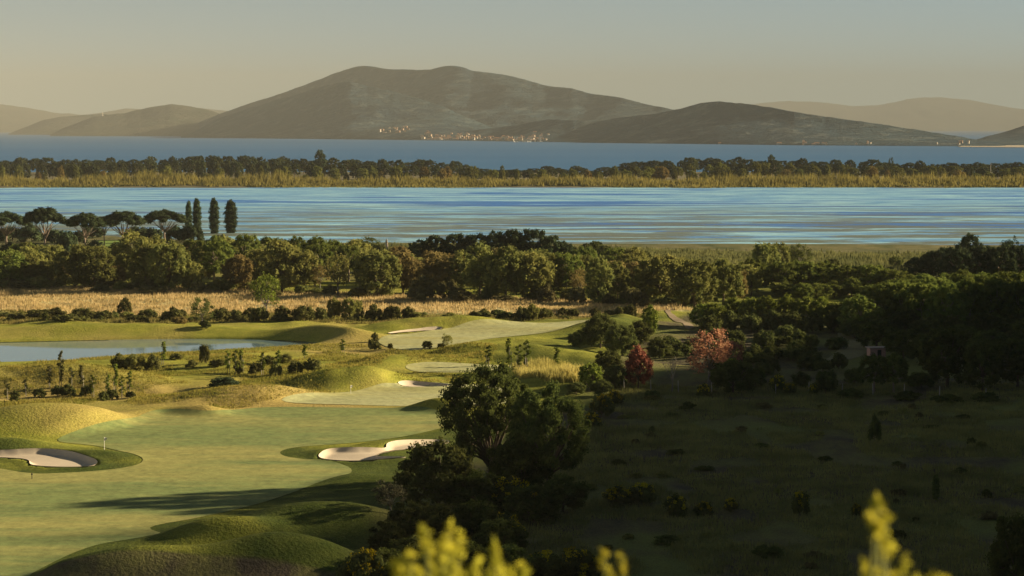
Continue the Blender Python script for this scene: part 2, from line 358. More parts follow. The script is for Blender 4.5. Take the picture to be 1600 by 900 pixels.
M_SEA = m_water('sea_water', lambda nt: mix(nt, noise(nt, .0012, 4, .6, (.2, 1, 1)), (.030, .100, .23), (.055, .15, .30)), .5, .03, wave(.06, .8, 1.5, (.5, 1, 1)))
M_POND = m_water('pond_water', (.13, .21, .26), .03, .5, wave(1.2, .06, .05, (.4, 1, 1)))
def flat(name, x0, x1, y0, y1, z, mat, nx=8, ny=8):
    X, Y = np.meshgrid(np.linspace(x0, x1, nx), np.linspace(y0, y1, ny))
    return tag(obj(name, mesh_from(name, np.stack([X, Y, X * 0 + z], -1).reshape(-1, 3), gridfaces(ny, nx), [mat])), kind='structure')
YSPLIT = 2050
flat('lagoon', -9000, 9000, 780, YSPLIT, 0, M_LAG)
flat('sea', -16000, 16000, YSPLIT, 47800, 0, M_SEA)
tag(sheet('pond', POND, M_POND, 1.2, 0, 4.0, 1.0), kind='structure')

# ------------------------------------------------------------------ tombolo (wooded spit)
TY0, TY1 = 1735, 2330
tx = np.linspace(-900, 900, 181); ty = np.linspace(TY0 - 20, TY1 + 20, 60); TX, TY = np.meshgrid(tx, ty)
def spit_z(x, y):
    a = TY0 + 16 + 22 * fbm(x / 60, y * 0, 3, 60); b = TY1 - 20 + 20 * fbm(x / 120, y * 0 + 9, 3, 61)
    return -.8 + 2.6 * sstep(a - 14, a + 25, y) * (1 - sstep(b - 40, b + 30, y)) + .3 * fbm(x / 40, y / 40, 2, 62)
M_SPIT = plain('spit_soil', (.10, .088, .042), .95, .35, .06)
tag(obj('spit', mesh_from('spit', np.stack([TX, TY, spit_z(TX, TY)], -1).reshape(-1, 3), gridfaces(*TX.shape), [M_SPIT], smooth=True)), kind='structure')

# ------------------------------------------------------------------ mountains
def m_mount(name, a, b, c, s=.0022):
    m, nt, out = newmat(name); n = noise(nt, s, 7, .62); k = noise(nt, s * 6, 6, .7)
    col = mix(nt, ramp(nt, n, [(.40, 0.), (.60, 1.)]), a, b); col = mix(nt, ramp(nt, k, [(.52, 0.), (.62, .9)]), col, c)
    principled(nt, out, col, .95, .05, bump(nt, k, 1.0, 60)); return m
MM = m_mount('hazy_blue_macchia', (.010, .034, .058), (.034, .066, .084), (.105, .125, .125))  # macchia with the blue of distant air put into its colour
MMF = m_mount('far_slope', (.040, .050, .035), (.07, .07, .05), (.10, .09, .07))
def mountain(name, sil, front, back, mat, spur=.30, seed=0, nu=220, nt_=70, peaky=1.0):
    """heightfield hill: sil = skyline (photo x,y); front/back = distances of foot and ridge as functions of photo x"""
    sil = np.array(sil, float); pxs = np.linspace(sil[0, 0], sil[-1, 0], nu)
    # monotone smooth skyline + small roughness
    ys = np.interp(pxs, sil[:, 0], sil[:, 1]); k = max(3, nu // 45); ker = np.hanning(k + 2)[1:-1]; ker /= ker.sum()
    ys = np.convolve(np.pad(ys, k, mode='edge'), ker, 'same')[k:-k] + .9 * fbm(pxs / 14, pxs * 0, 3, seed)
    V = []; T = np.concatenate([np.linspace(0, 1, nt_), 1 + np.linspace(.04, .9, 12)])
    for t in T:
        D0 = np.interp(pxs, front[0], front[1]); D1 = np.interp(pxs, back[0], back[1]); D = D0 + (D1 - D0) * t
        X = (pxs - 800) / F * D; zr = np.maximum(CAMZ + (HOR - ys) / F * D1, 4.0)
        tc = min(t, 1)
        rid = 1 - np.abs(fbm(X / 900 + 7, D / 1500, 4, seed + 5)) * 2.2
        fine = fbm(X / 260, D / 330, 4, seed + 9)
        g = tc ** (.95) * (1 - spur * (1 - rid) * 4 * tc * (1 - tc) * .8) + .11 * fine * 4 * tc * (1 - tc)
        ang = (zr - CAMZ) / D1; a0 = -CAMZ / D0
        z = CAMZ + (a0 + (ang - a0) * np.clip(g, 0, 1)) * D
        if t > 1: z = zr - (t - 1) * zr * 1.3
        if t == 0: z = z * 0 - 6.0
        V.append(np.stack([X, D, z], -1))
    V = np.array(V)
    o = obj(name, mesh_from(name, V.reshape(-1, 3), gridfaces(len(T), nu), [mat], smooth=True)); return tag(o, kind='structure')
FRX = [250, 290, 560, 800, 1000, 1240, 1540]; FRD = [10900, 10700, 9050, 7700, 6760, 6050, 5650]
mountain('mountain', [(262, 216), (300, 196), (350, 175), (400, 158), (440, 146), (490, 128), (530, 112), (560, 104), (582, 104), (600, 108), (640, 110), (670, 109), (695, 104), (715, 103), (735, 111), (770, 115), (810, 122), (850, 134), (890, 138), (920, 146), (965, 152), (1010, 164), (1055, 172), (1120, 168), (1250, 190), (1420, 212)],
         (FRX, [12600, 12400, 10600, 9000, 7900, 6900, 6300]), (FRX, [13600, 13600, 13000, 11600, 10000, 8000, 7000]), MM, .35, 101, 360, 90)
mountain('foothill', [(284, 214), (310, 202), (340, 186), (380, 172), (430, 157), (480, 143), (520, 131), (548, 128), (580, 136), (640, 150), (690, 166), (730, 184), (770, 200), (800, 211), (830, 217)],
         (FRX, [10900, 10700, 9050, 7900, 7300, 6500, 6000]), (FRX, [11800, 11800, 10700, 9300, 8200, 7000, 6500]), MM, .45, 131, 300, 80)
mountain('foothill', [(560, 219), (640, 211), (720, 206), (800, 196), (860, 186), (930, 190), (980, 182), (1020, 178), (1060, 170), (1095, 161), (1120, 158), (1150, 161), (1190, 166), (1240, 175), (1300, 184), (1380, 195), (1450, 206), (1500, 214), (1545, 221), (1570, 225)],
         (FRX, FRD), (FRX, [11500, 11400, 9900, 8500, 7500, 6700, 6100]), MM, .45, 171, 380, 80)
mountain('foothill', [(1440, 225), (1490, 222), (1522, 218), (1560, 208), (1600, 196), (1660, 178), (1760, 160)], ([1400, 1800], [5900, 5900]), ([1400, 1800], [7200, 7200]), MM, .3, 191, 120, 40)
mountain('headland', [(15, 209), (40, 199), (70, 187), (95, 182), (140, 179), (165, 178), (200, 186), (250, 200), (300, 212)], ([0, 300], [15500, 15500]), ([0, 300], [17500, 17500]), MMF, .3, 211, 120, 40)
mountain('headland', [(80, 210), (110, 196), (150, 182), (200, 176), (240, 167), (270, 163), (295, 165), (330, 173), (370, 186), (420, 205)], ([80, 420], [12800, 12300]), ([80, 420], [14600, 14400]), MMF, .3, 231, 140, 40)
mountain('far_range', [(-160, 175), (-60, 160), (0, 163), (40, 168), (85, 176), (130, 180), (150, 177), (200, 169), (240, 172), (290, 167), (340, 172), (420, 178), (560, 190), (800, 196)], ([-160, 800], [23000, 26000]), ([-160, 800], [27000, 29000]), MMF, .3, 251, 200, 30)
mountain('far_range', [(1000, 190), (1100, 176), (1180, 162), (1230, 158), (1280, 160), (1330, 166), (1375, 164), (1420, 154), (1460, 152), (1510, 156), (1550, 164), (1600, 172), (1680, 182), (1800, 186)], ([1000, 1800], [37000, 37000]), ([1000, 1800], [42000, 42000]), MMF, .3, 271, 200, 30)
flat_beach = np.array([(1495, 229.5), (1700, 231), (1700, 224.5), (1520, 225)])
tag(sheet('beach', np.array([P(a, b, .6) for a, b in flat_beach]), plain('beach_sand', (.34, .285, .21), .95, .15, .02), 60, .9, 0, .0), kind='structure')

# ------------------------------------------------------------------ foliage builder
_ico = None
def ico():
    global _ico
    if _ico is None:
        t = (1 + 5 ** .5) / 2
        v = [(-1, t, 0), (1, t, 0), (-1, -t, 0), (1, -t, 0), (0, -1, t), (0, 1, t), (0, -1, -t), (0, 1, -t), (t, 0, -1), (t, 0, 1), (-t, 0, -1), (-t, 0, 1)]
        v = [Vector(q).normalized() for q in v]
        f = [(0, 11, 5), (0, 5, 1), (0, 1, 7), (0, 7, 10), (0, 10, 11), (1, 5, 9), (5, 11, 4), (11, 10, 2), (10, 7, 6), (7, 1, 8), (3, 9, 4), (3, 4, 2), (3, 2, 6), (3, 6, 8), (3, 8, 9), (4, 9, 5), (2, 4, 11), (6, 2, 10), (8, 6, 7), (9, 8, 1)]
        cache = {}; nf = []
        def mid(a, b):
            k = (min(a, b), max(a, b))
            if k not in cache: cache[k] = len(v); v.append(((v[a] + v[b]) / 2).normalized())
            return cache[k]
        for a, b, c in f:
            ab, bc, ca_ = mid(a, b), mid(b, c), mid(c, a); nf += [(a, ab, ca_), (b, bc, ab), (c, ca_, bc), (ab, bc, ca_)]
        _ico = (np.array([tuple(q) for q in v]), np.array(nf))
    return _ico
def unit(n, r):
    v = r.normal(size=(n, 3)); return v / np.linalg.norm(v, axis=1, keepdims=True)
def leaves(name, clumps, per, size, r, mat, core=.72, shape=.55, shell=(.70, 1.12), up=.0, jitter=.9):
    """clumps: rows cx,cy,cz,rx,rz -> mesh of small leaf-sized faces around ragged cores"""
    C = np.array(clumps, float); n = len(C); idx = np.repeat(np.arange(n), per)
    d = unit(len(idx), r); rad = r.uniform(shell[0], shell[1], (len(idx), 1))
    p = C[idx, :3] + d * rad * C[idx][:, [3, 3, 4]]
    nrm = d + jitter * unit(len(idx), r); nrm[:, 2] += up; nrm /= np.linalg.norm(nrm, axis=1, keepdims=True)
    t = np.cross(nrm, unit(len(idx), r)); t /= np.linalg.norm(t, axis=1, keepdims=True) + 1e-9; b = np.cross(nrm, t)
    s = size * r.uniform(.55, 1.45, (len(idx), 1))
    q = np.stack([p - t * s, p - b * s * shape, p + t * s, p + b * s * shape], 1).reshape(-1, 3)
    m = len(idx); k = np.arange(m) * 4
    tri = np.concatenate([np.stack([k, k + 1, k + 2], 1), np.stack([k, k + 2, k + 3], 1)])
    if core > 0:
        iv, it = ico(); vs = [q]; ts = [tri]; o = len(q)
        for c in C:
            jv = iv * (core * r.uniform(.8, 1.12, (len(iv), 1))) * np.array([c[3], c[3], c[4]]) + c[:3]
            vs.append(jv); ts.append(it + o); o += len(iv)
        q = np.concatenate(vs); tri = np.concatenate(ts)
    return mesh_from(name, q, tri, [mat])
def limbs(name, mat, H, trunk_h, r0, targets, lean=(0, 0), n=6, twist=.06):
    mb = MB(); top = Vector((lean[0], lean[1], trunk_h)); k = 4
    pts = [Vector((lean[0] * i / k + rnd.uniform(-1, 1) * twist * r0 * 4 * (i > 0), lean[1] * i / k + rnd.uniform(-1, 1) * twist * r0 * 4 * (i > 0), trunk_h * i / k - (.25 if i == 0 else 0))) for i in range(k + 1)]
    mb.tube(pts, [r0 * 1.35, r0 * 1.05, r0 * .95, r0 * .85, r0 * .75], n + 1)
    for tg in targets:
        tg = Vector(tg); st = pts[-1] if rnd.random() < .6 else pts[-2].lerp(pts[-1], rnd.random())
        m1 = st.lerp(tg, .4) + Vector((rnd.uniform(-1, 1), rnd.uniform(-1, 1), rnd.uniform(.0, 1.0))) * H * .03
        m2 = st.lerp(tg, .75) + Vector((rnd.uniform(-1, 1), rnd.uniform(-1, 1), rnd.uniform(-.5, 1.0))) * H * .025
        mb.tube([st, m1, m2, tg], [r0 * .48, r0 * .34, r0 * .2, r0 * .07], n - 1)
    return mb.mesh(name, mat, True)
V = {}       # kind -> list of (H, W, trunk mesh, crown mesh)
def add_kind(kind, H, Wd, tr, cr): V.setdefault(kind, []).append((H, Wd, tr, cr))
def clump_dome(n, a, c0, zc, rx, rz, r, zmin=-.55, fill=.25, rr=(.75, 1.25)):
    out = []
    g = math.pi * (3 - 5 ** .5)
    for i in range(n):
        zz = zmin + (1 - zmin) * (i + .5) / n; zz = min(1, zz + r.uniform(-.06, .06)); q = math.sqrt(max(0, 1 - zz * zz)); th = i * g + r.uniform(-.3, .3)
        k = r.uniform(.80, 1.05) if r.random() > fill else r.uniform(.3, .7); s = r.uniform(*rr)
        out.append((q * math.cos(th) * a * k, q * math.sin(th) * a * k, zc + zz * c0 * k, rx * s, rz * s))
    return out
for v in range(5):      # round broad-leaved / pine mixed crowns
    r = np.random.default_rng(100 + v); H, Wd = 10., 10.
    cl = clump_dome(62, 4.1, 4.35, 5.0, .95, .85, r, -.85, .2, (.5, 1.35)); cl = [(x * r.uniform(.9, 1.1) + .3 * math.sin(v), y, z, a, b) for x, y, z, a, b in cl]
    add_kind('round', H, Wd, limbs('trunk', BARK, H, 2.8, .26, [c[:3] for c in cl[::4]], (rnd.uniform(-.3, .3), 0)), leaves('crown', cl, 75, .25, r, L_OLIVE, .68, shell=(.5, 1.3), jitter=1.2))
for v in range(4):      # tall oval crowns with ragged tops
    r = np.random.default_rng(200 + v); H, Wd = 11., 8.
    cl = clump_dome(58, 3.0, 5.0, 5.5, .85, .9, r, -.9, .25, (.5, 1.35))
    add_kind('oval', H, Wd, limbs('trunk', BARK, H, 2.6, .24, [c[:3] for c in cl[::4]]), leaves('crown', cl, 75, .24, r, L_OLIVE, .66, shell=(.5, 1.3), jitter=1.3))
for v in range(4):      # domed pine, bare trunk
    r = np.random.default_rng(300 + v); H, Wd = 11., 11.
    cl = clump_dome(70, 4.8, 5.2, 5.2, .9, .75, r, -.4, .15, (.55, 1.3))
    add_kind('dome', H, Wd, limbs('trunk', BARKP, H, 4.6, .27, [c[:3] for c in cl[::4]]), leaves('crown', cl, 80, .22, r, L_PINE, .70, shell=(.55, 1.25), up=.3))
for v in range(5):      # umbrella stone pine
    r = np.random.default_rng(400 + v); H, Wd = 15., 14.
    cl = []
    for i in range(46):
        q = math.sqrt((i + .5) / 46); th = i * 2.39996 + r.uniform(-.3, .3); R = 6.1 * q * r.uniform(.9, 1.06)
        cl.append((R * math.cos(th), R * math.sin(th), 10.4 + 3.3 * (1 - q ** 2) + r.uniform(-.5, .5), r.uniform(1.0, 1.7), r.uniform(.8, 1.4)))
    add_kind('umbrella', H, Wd, limbs('trunk', BARKP, H, rnd.uniform(5.0, 6.6), .34, [(c[0], c[1], c[2] - .4) for c in cl[3::3]], (rnd.uniform(-.5, .5), 0)), leaves('crown', cl, 120, .25, r, L_DARK, .82, up=.35))
for v in range(3):      # columnar poplar
    r = np.random.default_rng(500 + v); H, Wd = 16., 5.
    cl = []
    for i in range(30):
        t = (i + .5) / 30; th = i * 2.4; w = 1.55 * (math.sin(math.pi * (t * .86 + .1)) ** .6)
        cl.append((w * .62 * math.cos(th), w * .62 * math.sin(th), 1.6 + 13.4 * t, .85 * (.6 + .4 * w), 1.1))
    add_kind('column', H, Wd, limbs('trunk', BARKG, H, 5, .22, [c[:3] for c in cl[8::5]]), leaves('crown', cl, 90, .24, r, L_DARK, .78))
for v in range(5):      # low shrub
    r = np.random.default_rng(600 + v); H, Wd = 2.6, 4.
    cl = [(x, y, max(.35, z), a, b) for x, y, z, a, b in clump_dome(20, 1.45, 1.35, .95, .55, .5, r, -.45, .25, (.6, 1.3))]
    add_kind('bush', H, Wd, limbs('trunk', BARK, H, .5, .07, [c[:3] for c in cl[::3]], n=5), leaves('crown', cl, 75, .13, r, L_SHRUB, .72, jitter=1.1))
for v in range(3):      # feathery, see-through
    r = np.random.default_rng(700 + v); H, Wd = 8., 7.
    cl = clump_dome(26, 2.7, 3.1, 4.8, .85, .85, r, -.7, .3, (.6, 1.3))
    add_kind('airy', H, Wd, limbs('trunk', BARKG, H, 2.2, .16, [c[:3] for c in cl[::2]]), leaves('crown', cl, 75, .19, r, L_OLIVE, 0, shell=(.25, 1.2), jitter=1.4))
for v in range(2):      # big holm oaks
    r = np.random.default_rng(800 + v); H, Wd = 15., 18.
    cl = clump_dome(105, 7.2, 6.2, 8.2, 1.3, 1.0, r, -.8, .22, (.5, 1.35))
    cl = [c for c in cl if not (c[2] < 7.0 and r.random() < .3)]
    add_kind('oak', H, Wd, limbs('trunk', BARK, H, 2.8, .40, [c[:3] for c in cl[::3]], (.6, 0), 7), leaves('crown', cl, 330, .17, r, L_OAK, .55, shell=(.45, 1.15), jitter=1.2))
for v in range(3):      # dense near shrubs / small oaks
    r = np.random.default_rng(900 + v); H, Wd = 6., 7.
    cl = [(x, y, max(.7, z), a, b) for x, y, z, a, b in clump_dome(48, 2.8, 2.8, 2.7, .75, .6, r, -.7, .25, (.6, 1.3))]
    add_kind('thicket', H, Wd, limbs('trunk', BARK, H, 1.2, .16, [c[:3] for c in cl[::4]]), leaves('crown', cl, 230, .13, r, L_OAK, .6, shell=(.5, 1.18), jitter=1.2))
for v in range(3):      # young staked saplings
    r = np.random.default_rng(1000 + v); H, Wd = 4., 1.2
    cl = [(r.uniform(-.22, .22), r.uniform(-.22, .22), 1.1 + 2.7 * i / 9, r.uniform(.16, .34), r.uniform(.14, .26)) for i in range(10)]
    add_kind('sapling', H, Wd, limbs('trunk', BARKG, H, 3.6, .035, [c[:3] for c in cl[::2]], n=5, twist=.5), leaves('crown', cl, 55, .12, r, L_GREEN, 0, shell=(.2, 1.2), jitter=1.4))
r = np.random.default_rng(1100)
stake = MB(); stake.tube([(.22, 0, -.2), (.22, 0, 2.3)], [.035, .035], 5); STAKE = stake.mesh('stake', WOODP)
# flowers that sit on the tips of a broom bush
FLOWERS = []
for v in range(3):
    r = np.random.default_rng(1200 + v)
    cl = [(x, y, z + .1, a * .75, b * .7) for x, y, z, a, b in clump_dome(16, 1.5, 1.45, .95, .45, .4, r, .15, .0, (.6, 1.2))]
    FLOWERS.append(leaves('flowers', cl, 60, .085, r, L_FLOW, 0, shell=(.6, 1.2), jitter=1.4))
# a bare grey tree
def bare_tree(H, seed):
    R = random.Random(seed); mb = MB()
    def grow(p, d, L, rad, lev):
        q = p + d * L; m = p.lerp(q, .5) + Vector((R.uniform(-1, 1), R.uniform(-1, 1), R.uniform(-1, 1))) * L * .08
        mb.tube([p, m, q], [rad, rad * .85, rad * .65], 5 if lev < 3 else 3, False)
        if lev >= 5: return
        for i in range(R.choice((2, 3, 3))):
            nd_ = (d + Vector((R.uniform(-1, 1), R.uniform(-1, 1), R.uniform(-.35, .8))) * .75).normalized(); grow(q, nd_, L * R.uniform(.6, .82), rad * .6, lev + 1)
    grow(Vector((0, 0, -.2)), Vector((.05, 0, 1)), H * .26, H * .022, 0)
    return mb.mesh('branches', BARKG)

cnt = {}
NAMES = {'round': 'tree', 'oval': 'tree', 'dome': 'pine_tree', 'umbrella': 'stone_pine', 'column': 'poplar_tree', 'bush': 'bush', 'airy': 'tree', 'oak': 'oak_tree', 'thicket': 'thicket', 'sapling': 'sapling'}
def plant_at(kind, X, Y, z, Hm, Wm, label, group=None, mat=None, name=None, cat=None, rot=None, var=None, flowers=False, sy=None):
    k = cnt.get(kind, 0); cnt[kind] = k + 1; lst = V[kind]; H, Wd, tr, cr = lst[(k if var is None else var) % len(lst)]
    root = bpy.data.objects.new(name or NAMES[kind], None); COL.objects.link(root); root.empty_display_size = .3
    root.location = (X, Y, z - .04); root.rotation_euler = (0, 0, rnd.uniform(0, 6.283) if rot is None else rot)
    s = Wm / Wd; root.scale = (s, s * (sy or 1), Hm / H)
    t = obj('trunk' if kind not in ('bush', 'thicket') else 'stems', tr, root); c = obj('crown', cr, root)
    if mat:
        c.material_slots[0].link = 'OBJECT'; c.material_slots[0].material = mat
    if flowers: obj('flowers', FLOWERS[k % 3], root)
    if kind == 'sapling': obj('stake', STAKE, root)
    tag(root, label, cat or ('bush' if kind in ('bush', 'thicket') else 'sapling' if kind == 'sapling' else 'tree'), group); return root
def plant(kind, px, py, hpx, wpx, label, group=None, mat=None, **kw):
    X, Y, z = place(px, py); m = Y / F
    return plant_at(kind, X, Y, z, hpx * m * 1.02, wpx * m, label, group, mat, **kw)

LANDMARKS = [(40, 'before the first umbrella pines'), (150, 'before the middle umbrella pines'), (240, 'before the poplar nearest pine'), (335, 'before the poplars'), (416, 'behind the isolated green tree'), (480, 'beside the isolated green tree'), (540, 'behind the upright shrubs'), (604, 'before the pointed pillar'), (680, 'at one end of the dark clump'), (760, 'before the dark pine clump'), (830, 'behind the pale yellow flag'), (890, 'past the dark pine clump'), (960, 'behind the far mounds'), (1030, 'behind the dirt track'), (1100, 'past the dirt track'), (1180, 'behind the young tree row'), (1250, 'behind the scrub'), (1330, 'behind the clearing'), (1400, 'behind the hut'), (1480, 'behind the broadest valley tree'), (1560, 'behind the valley corner')]
_gx, _gy, _gz = gx, gy, GZ
def gh(x, y):
    i = int(np.clip(np.searchsorted(_gx, x) - 1, 0, len(_gx) - 2)); j = int(np.clip(np.searchsorted(_gy, y) - 1, 0, len(_gy) - 2))
    u = (x - _gx[i]) / (_gx[i + 1] - _gx[i]); v = (y - _gy[j]) / (_gy[j + 1] - _gy[j]); q = _gz[j:j + 2, i:i + 2]
    return float((q[0, 0] * (1 - u) + q[0, 1] * u) * (1 - v) + (q[1, 0] * (1 - u) + q[1, 1] * u) * v)
def near(px, label): return label + ' ' + min(LANDMARKS, key=lambda q: abs(q[0] - px))[1]
# ---- umbrella pines and poplars by the lagoon
G = 'umbrella pines beside the lagoon'
for px, py, top, w, lab in [(10, 391, 331, 76, 'umbrella stone pine with forked trunk, next to a low dark hedge'), (70, 396, 324, 66, 'umbrella stone pine with a high domed crown and forked pale trunk'), (133, 398, 332, 60, 'slender umbrella stone pine with one straight pale trunk'),
                        (192, 392, 330, 68, 'broad umbrella stone pine with crown touching a smaller dark pine'), (163, 386, 337, 36, 'small dark stone pine squeezed between two umbrella pines'), (257, 384, 328, 70, 'umbrella stone pine standing next to the poplars')]:
    plant('umbrella', px, py, py - top, w * 1.1, lab, G)
for px, py, top, w, lab in [(295, 372, 313, 17, 'thin columnar poplar touching a slightly taller poplar'), (308, 372, 309, 21, 'columnar poplar with a thinner poplar at its flank'), (335, 370, 309, 25, 'narrow dark poplar standing alone between other poplars'), (361, 369, 312, 31, 'stout dark columnar poplar at the end of the poplar row')]:
    plant('column', px, py, py - top, w, lab, 'poplars beside the lagoon', name='poplar_tree')
LB = 'dark green tree or hedge growing behind the umbrella pines'
for px, py, h, w in [(20, 376, 24, 70), (50, 378, 26, 60), (85, 380, 22, 50), (105, 396, 36, 42), (45, 398, 18, 60), (75, 397, 17, 50), (15, 400, 20, 50), (145, 372, 18, 50), (215, 375, 22, 60), (150, 398, 22, 40), (300, 378, 30, 45), (275, 378, 24, 50), (240, 380, 24, 40), (345, 383, 18, 40), (180, 402, 22, 40), (120, 380, 22, 40)]:
    plant('bush', px, py, h, w, LB, 'dark hedge behind the umbrella pines', L_DARK, name='hedge_tree', cat='tree', sy=.8)
# ---- tree belt between straw field and lagoon
def belt(rows, label, group, mat):
    for kind, px, py, h, w in rows: plant(kind, px, py, h, w, near(px, ('tall ' if h > 72 else 'low ' if h < 50 else '') + ('narrow ' if w < .8 * h else '') + label), group, mat)
belt([('round', 12, 449, 58, 80), ('dome', 335, 446, 78, 74), ('dome', 492, 448, 80, 64), ('dome', 545, 440, 58, 56), ('dome', 885, 457, 66, 64), ('dome', 910, 442, 58, 60), ('dome', 1175, 458, 56, 58), ('dome', 385, 436, 72, 60), ('dome', 425, 432, 66, 60), ('dome', 462, 432, 64, 60), ('dome', 520, 432, 58, 56), ('dome', 960, 432, 46, 62), ('dome', 305, 430, 60, 56)],
     'domed green belt pine', 'domed pines of the tree belt', L_PINE)
belt([('round', 118, 451, 72, 80), ('round', 148, 451, 66, 82), ('oval', 228, 454, 80, 66), ('round', 265, 456, 80, 76), ('round', 590, 464, 74, 84), ('oval', 750, 468, 88, 78), ('round', 790, 469, 84, 78), ('oval', 935, 476, 74, 54), ('oval', 965, 471, 62, 48), ('round', 1085, 481, 80, 84), ('round', 1130, 476, 74, 70), ('round', 1195, 442, 66, 54), ('round', 1215, 428, 50, 46), ('oval', 285, 448, 62, 50), ('round', 720, 458, 66, 60)],
     'dark olive belt tree', 'dark olive trees of the tree belt', leafmat('dark_olive_leaf', (.108, .130, .040), (.190, .200, .058), .45))
belt([('oval', 50, 448, 48, 62), ('round', 78, 447, 42, 46), ('oval', 208, 446, 84, 80), ('round', 440, 456, 82, 84), ('oval', 475, 456, 66, 58), ('round', 830, 469, 80, 80), ('round', 1030, 473, 76, 94), ('round', 990, 436, 50, 64), ('oval', 865, 458, 60, 46), ('round', 300, 455, 48, 44), ('airy', 528, 463, 66, 52), ('oval', 245, 440, 70, 60), ('round', 405, 450, 62, 50), ('oval', 570, 446, 52, 44), ('airy', 1060, 470, 66, 60)],
     'olive brown belt tree', 'olive brown trees of the tree belt', L_OLIVE)
belt([('round', 182, 449, 36, 34), ('round', 370, 453, 56, 56), ('round', 630, 460, 66, 62), ('round', 685, 458, 66, 74), ('airy', 500, 456, 48, 46), ('oval', 715, 446, 48, 46), ('airy', 905, 470, 50, 40), ('round', 1150, 470, 54, 40), ('airy', 95, 446, 36, 40), ('airy', 645, 448, 50, 50)],
     'tawny sunlit belt tree', 'tawny trees of the tree belt', L_GOLD)
belt([('bush', 660, 469, 36, 58), ('bush', 700, 466, 28, 44), ('bush', 560, 466, 18, 40), ('bush', 310, 457, 18, 40), ('bush', 420, 462, 18, 50), ('bush', 855, 472, 26, 40), ('bush', 900, 474, 26, 36), ('bush', 985, 476, 28, 40), ('bush', 1000, 482, 24, 36), ('bush', 30, 452, 16, 50), ('bush', 155, 456, 12, 40), ('bush', 240, 459, 12, 50), ('bush', 725, 472, 18, 50)],
     'brown green bush under belt trees', 'bushes under the tree belt', leafmat('brown_shrub_leaf', (.095, .092, .040), (.16, .145, .06), .3))
DKO = bpy.data.materials['dark_olive_leaf']
for i in range(58):
    px = rnd.uniform(0, 1190) if i > 8 else rnd.uniform(880, 1190); py = rnd.uniform(424, 446) + (8 if px > 560 else 0) + (8 if px > 900 else 0); h = rnd.uniform(40, 62) * (.85 if px > 860 else 1)
    m_ = rnd.choice((DKO, L_OLIVE, L_OLIVE, L_PINE, L_GOLD)); nm = {'dark_olive_leaf': 'dark olive', 'olive_leaf': 'olive brown', 'pine_needle': 'green', 'tawny_leaf': 'tawny'}[m_.name.split('.')[0]]
    plant(rnd.choice(('round', 'oval', 'round')), px, py, h, h * rnd.uniform(.85, 1.25), near(px, nm + ' tree in the back of the belt'), 'back trees of the tree belt', m_, name='tree')
for i in range(40):
    px = rnd.uniform(0, 1090); plant('bush', px, np.interp(px, [0, 300, 700, 1100], [450, 455, 466, 480]) + rnd.uniform(-6, 2), rnd.uniform(8, 22), rnd.uniform(24, 54), 'low bush filling the gaps under the belt trees', 'low bushes filling the belt', rnd.choice((L_OLIVE, bpy.data.materials['brown_shrub_leaf'], DKO)))
for px, top, w in [(655, 374, 56), (682, 366, 60), (712, 363, 62), (742, 361, 60), (772, 360, 62), (802, 357, 64), (832, 356, 66), (858, 364, 56), (880, 376, 44), (640, 384, 40)]:
    plant('dome', px, 424, 424 - top, w, 'very dark pine in the clump at the lagoon edge behind the belt', 'dark pine clump at the lagoon edge', L_DARK, sy=.9)
for px, py, h, w in [(575, 398, 28, 44), (560, 402, 28, 30), (590, 404, 24, 30), (930, 400, 24, 30), (915, 402, 22, 26), (945, 404, 22, 30), (970, 408, 22, 34), (1000, 410, 20, 40), (1250, 424, 42, 46), (1400, 418, 18, 26), (1428, 420, 18, 24), (890, 402, 20, 26), (1300, 420, 16, 30), (1240, 418, 30, 30)]:
    plant('round' if w < 42 else 'airy', px, py, h, w, 'small scattered marsh tree among the lagoon reeds', 'small trees in the marsh', L_SHRUB)
# ---- pine groves on the far right
def grove(rows, base, label, group, mat, w, kind='dome'):
    tops = np.array(rows, float)
    for px, top in rows: plant(kind, px, base + rnd.uniform(-4, 4), base - top, w * rnd.uniform(1.0, 1.2), near(px, label), group, mat)
    for k in range(len(rows) - 1):
        px = (tops[k, 0] + tops[k + 1, 0]) / 2 + rnd.uniform(-4, 4); top = np.interp(px, tops[:, 0], tops[:, 1]) + rnd.uniform(-1, 5); b = base - rnd.uniform(5, 11)
        plant(kind, px, b, b - top, w * rnd.uniform(.95, 1.15), near(px, label), group, mat)
grove([(1222, 409), (1255, 407), (1290, 411), (1325, 414), (1360, 413), (1395, 418), (1425, 428)], 462, 'sunlit topped pine in the low marsh grove', 'pines of the middle grove', L_PINE, 60)
grove([(1240, 416), (1310, 420), (1380, 422)], 448, 'sunlit topped pine in the low marsh grove', 'pines of the middle grove', L_PINE, 60)
grove([(1342, 456), (1372, 445), (1405, 440), (1440, 437), (1478, 438), (1515, 436), (1552, 437), (1590, 436), (1628, 438)], 522, 'dark pine in the shaded plantation', 'pines of the shaded plantation', L_PINE, 66)
grove([(1390, 436), (1425, 432), (1462, 424), (1500, 422), (1540, 424), (1578, 420), (1615, 422)], 498, 'dark pine in the shaded plantation', 'pines of the shaded plantation', L_PINE, 66)
grove([(1440, 402), (1466, 388), (1495, 380), (1528, 380), (1560, 380), (1592, 380), (1622, 380)], 446, 'dark pine in the lagoon shore grove', 'pines of the lagoon shore grove', L_DARK, 56)
for px in range(1336, 1640, 26): plant('thicket', px, 526 + rnd.uniform(-3, 4), rnd.uniform(26, 44), rnd.uniform(40, 60), 'dark thicket closing the foot of the shaded plantation', 'thickets at the plantation foot', L_SHRUB)
for px in range(1226, 1440, 26): plant('thicket', px, 466 + rnd.uniform(-3, 4), rnd.uniform(20, 32), rnd.uniform(36, 54), 'green thicket closing the foot of the marsh grove', 'thickets at the marsh grove foot', L_PINE)
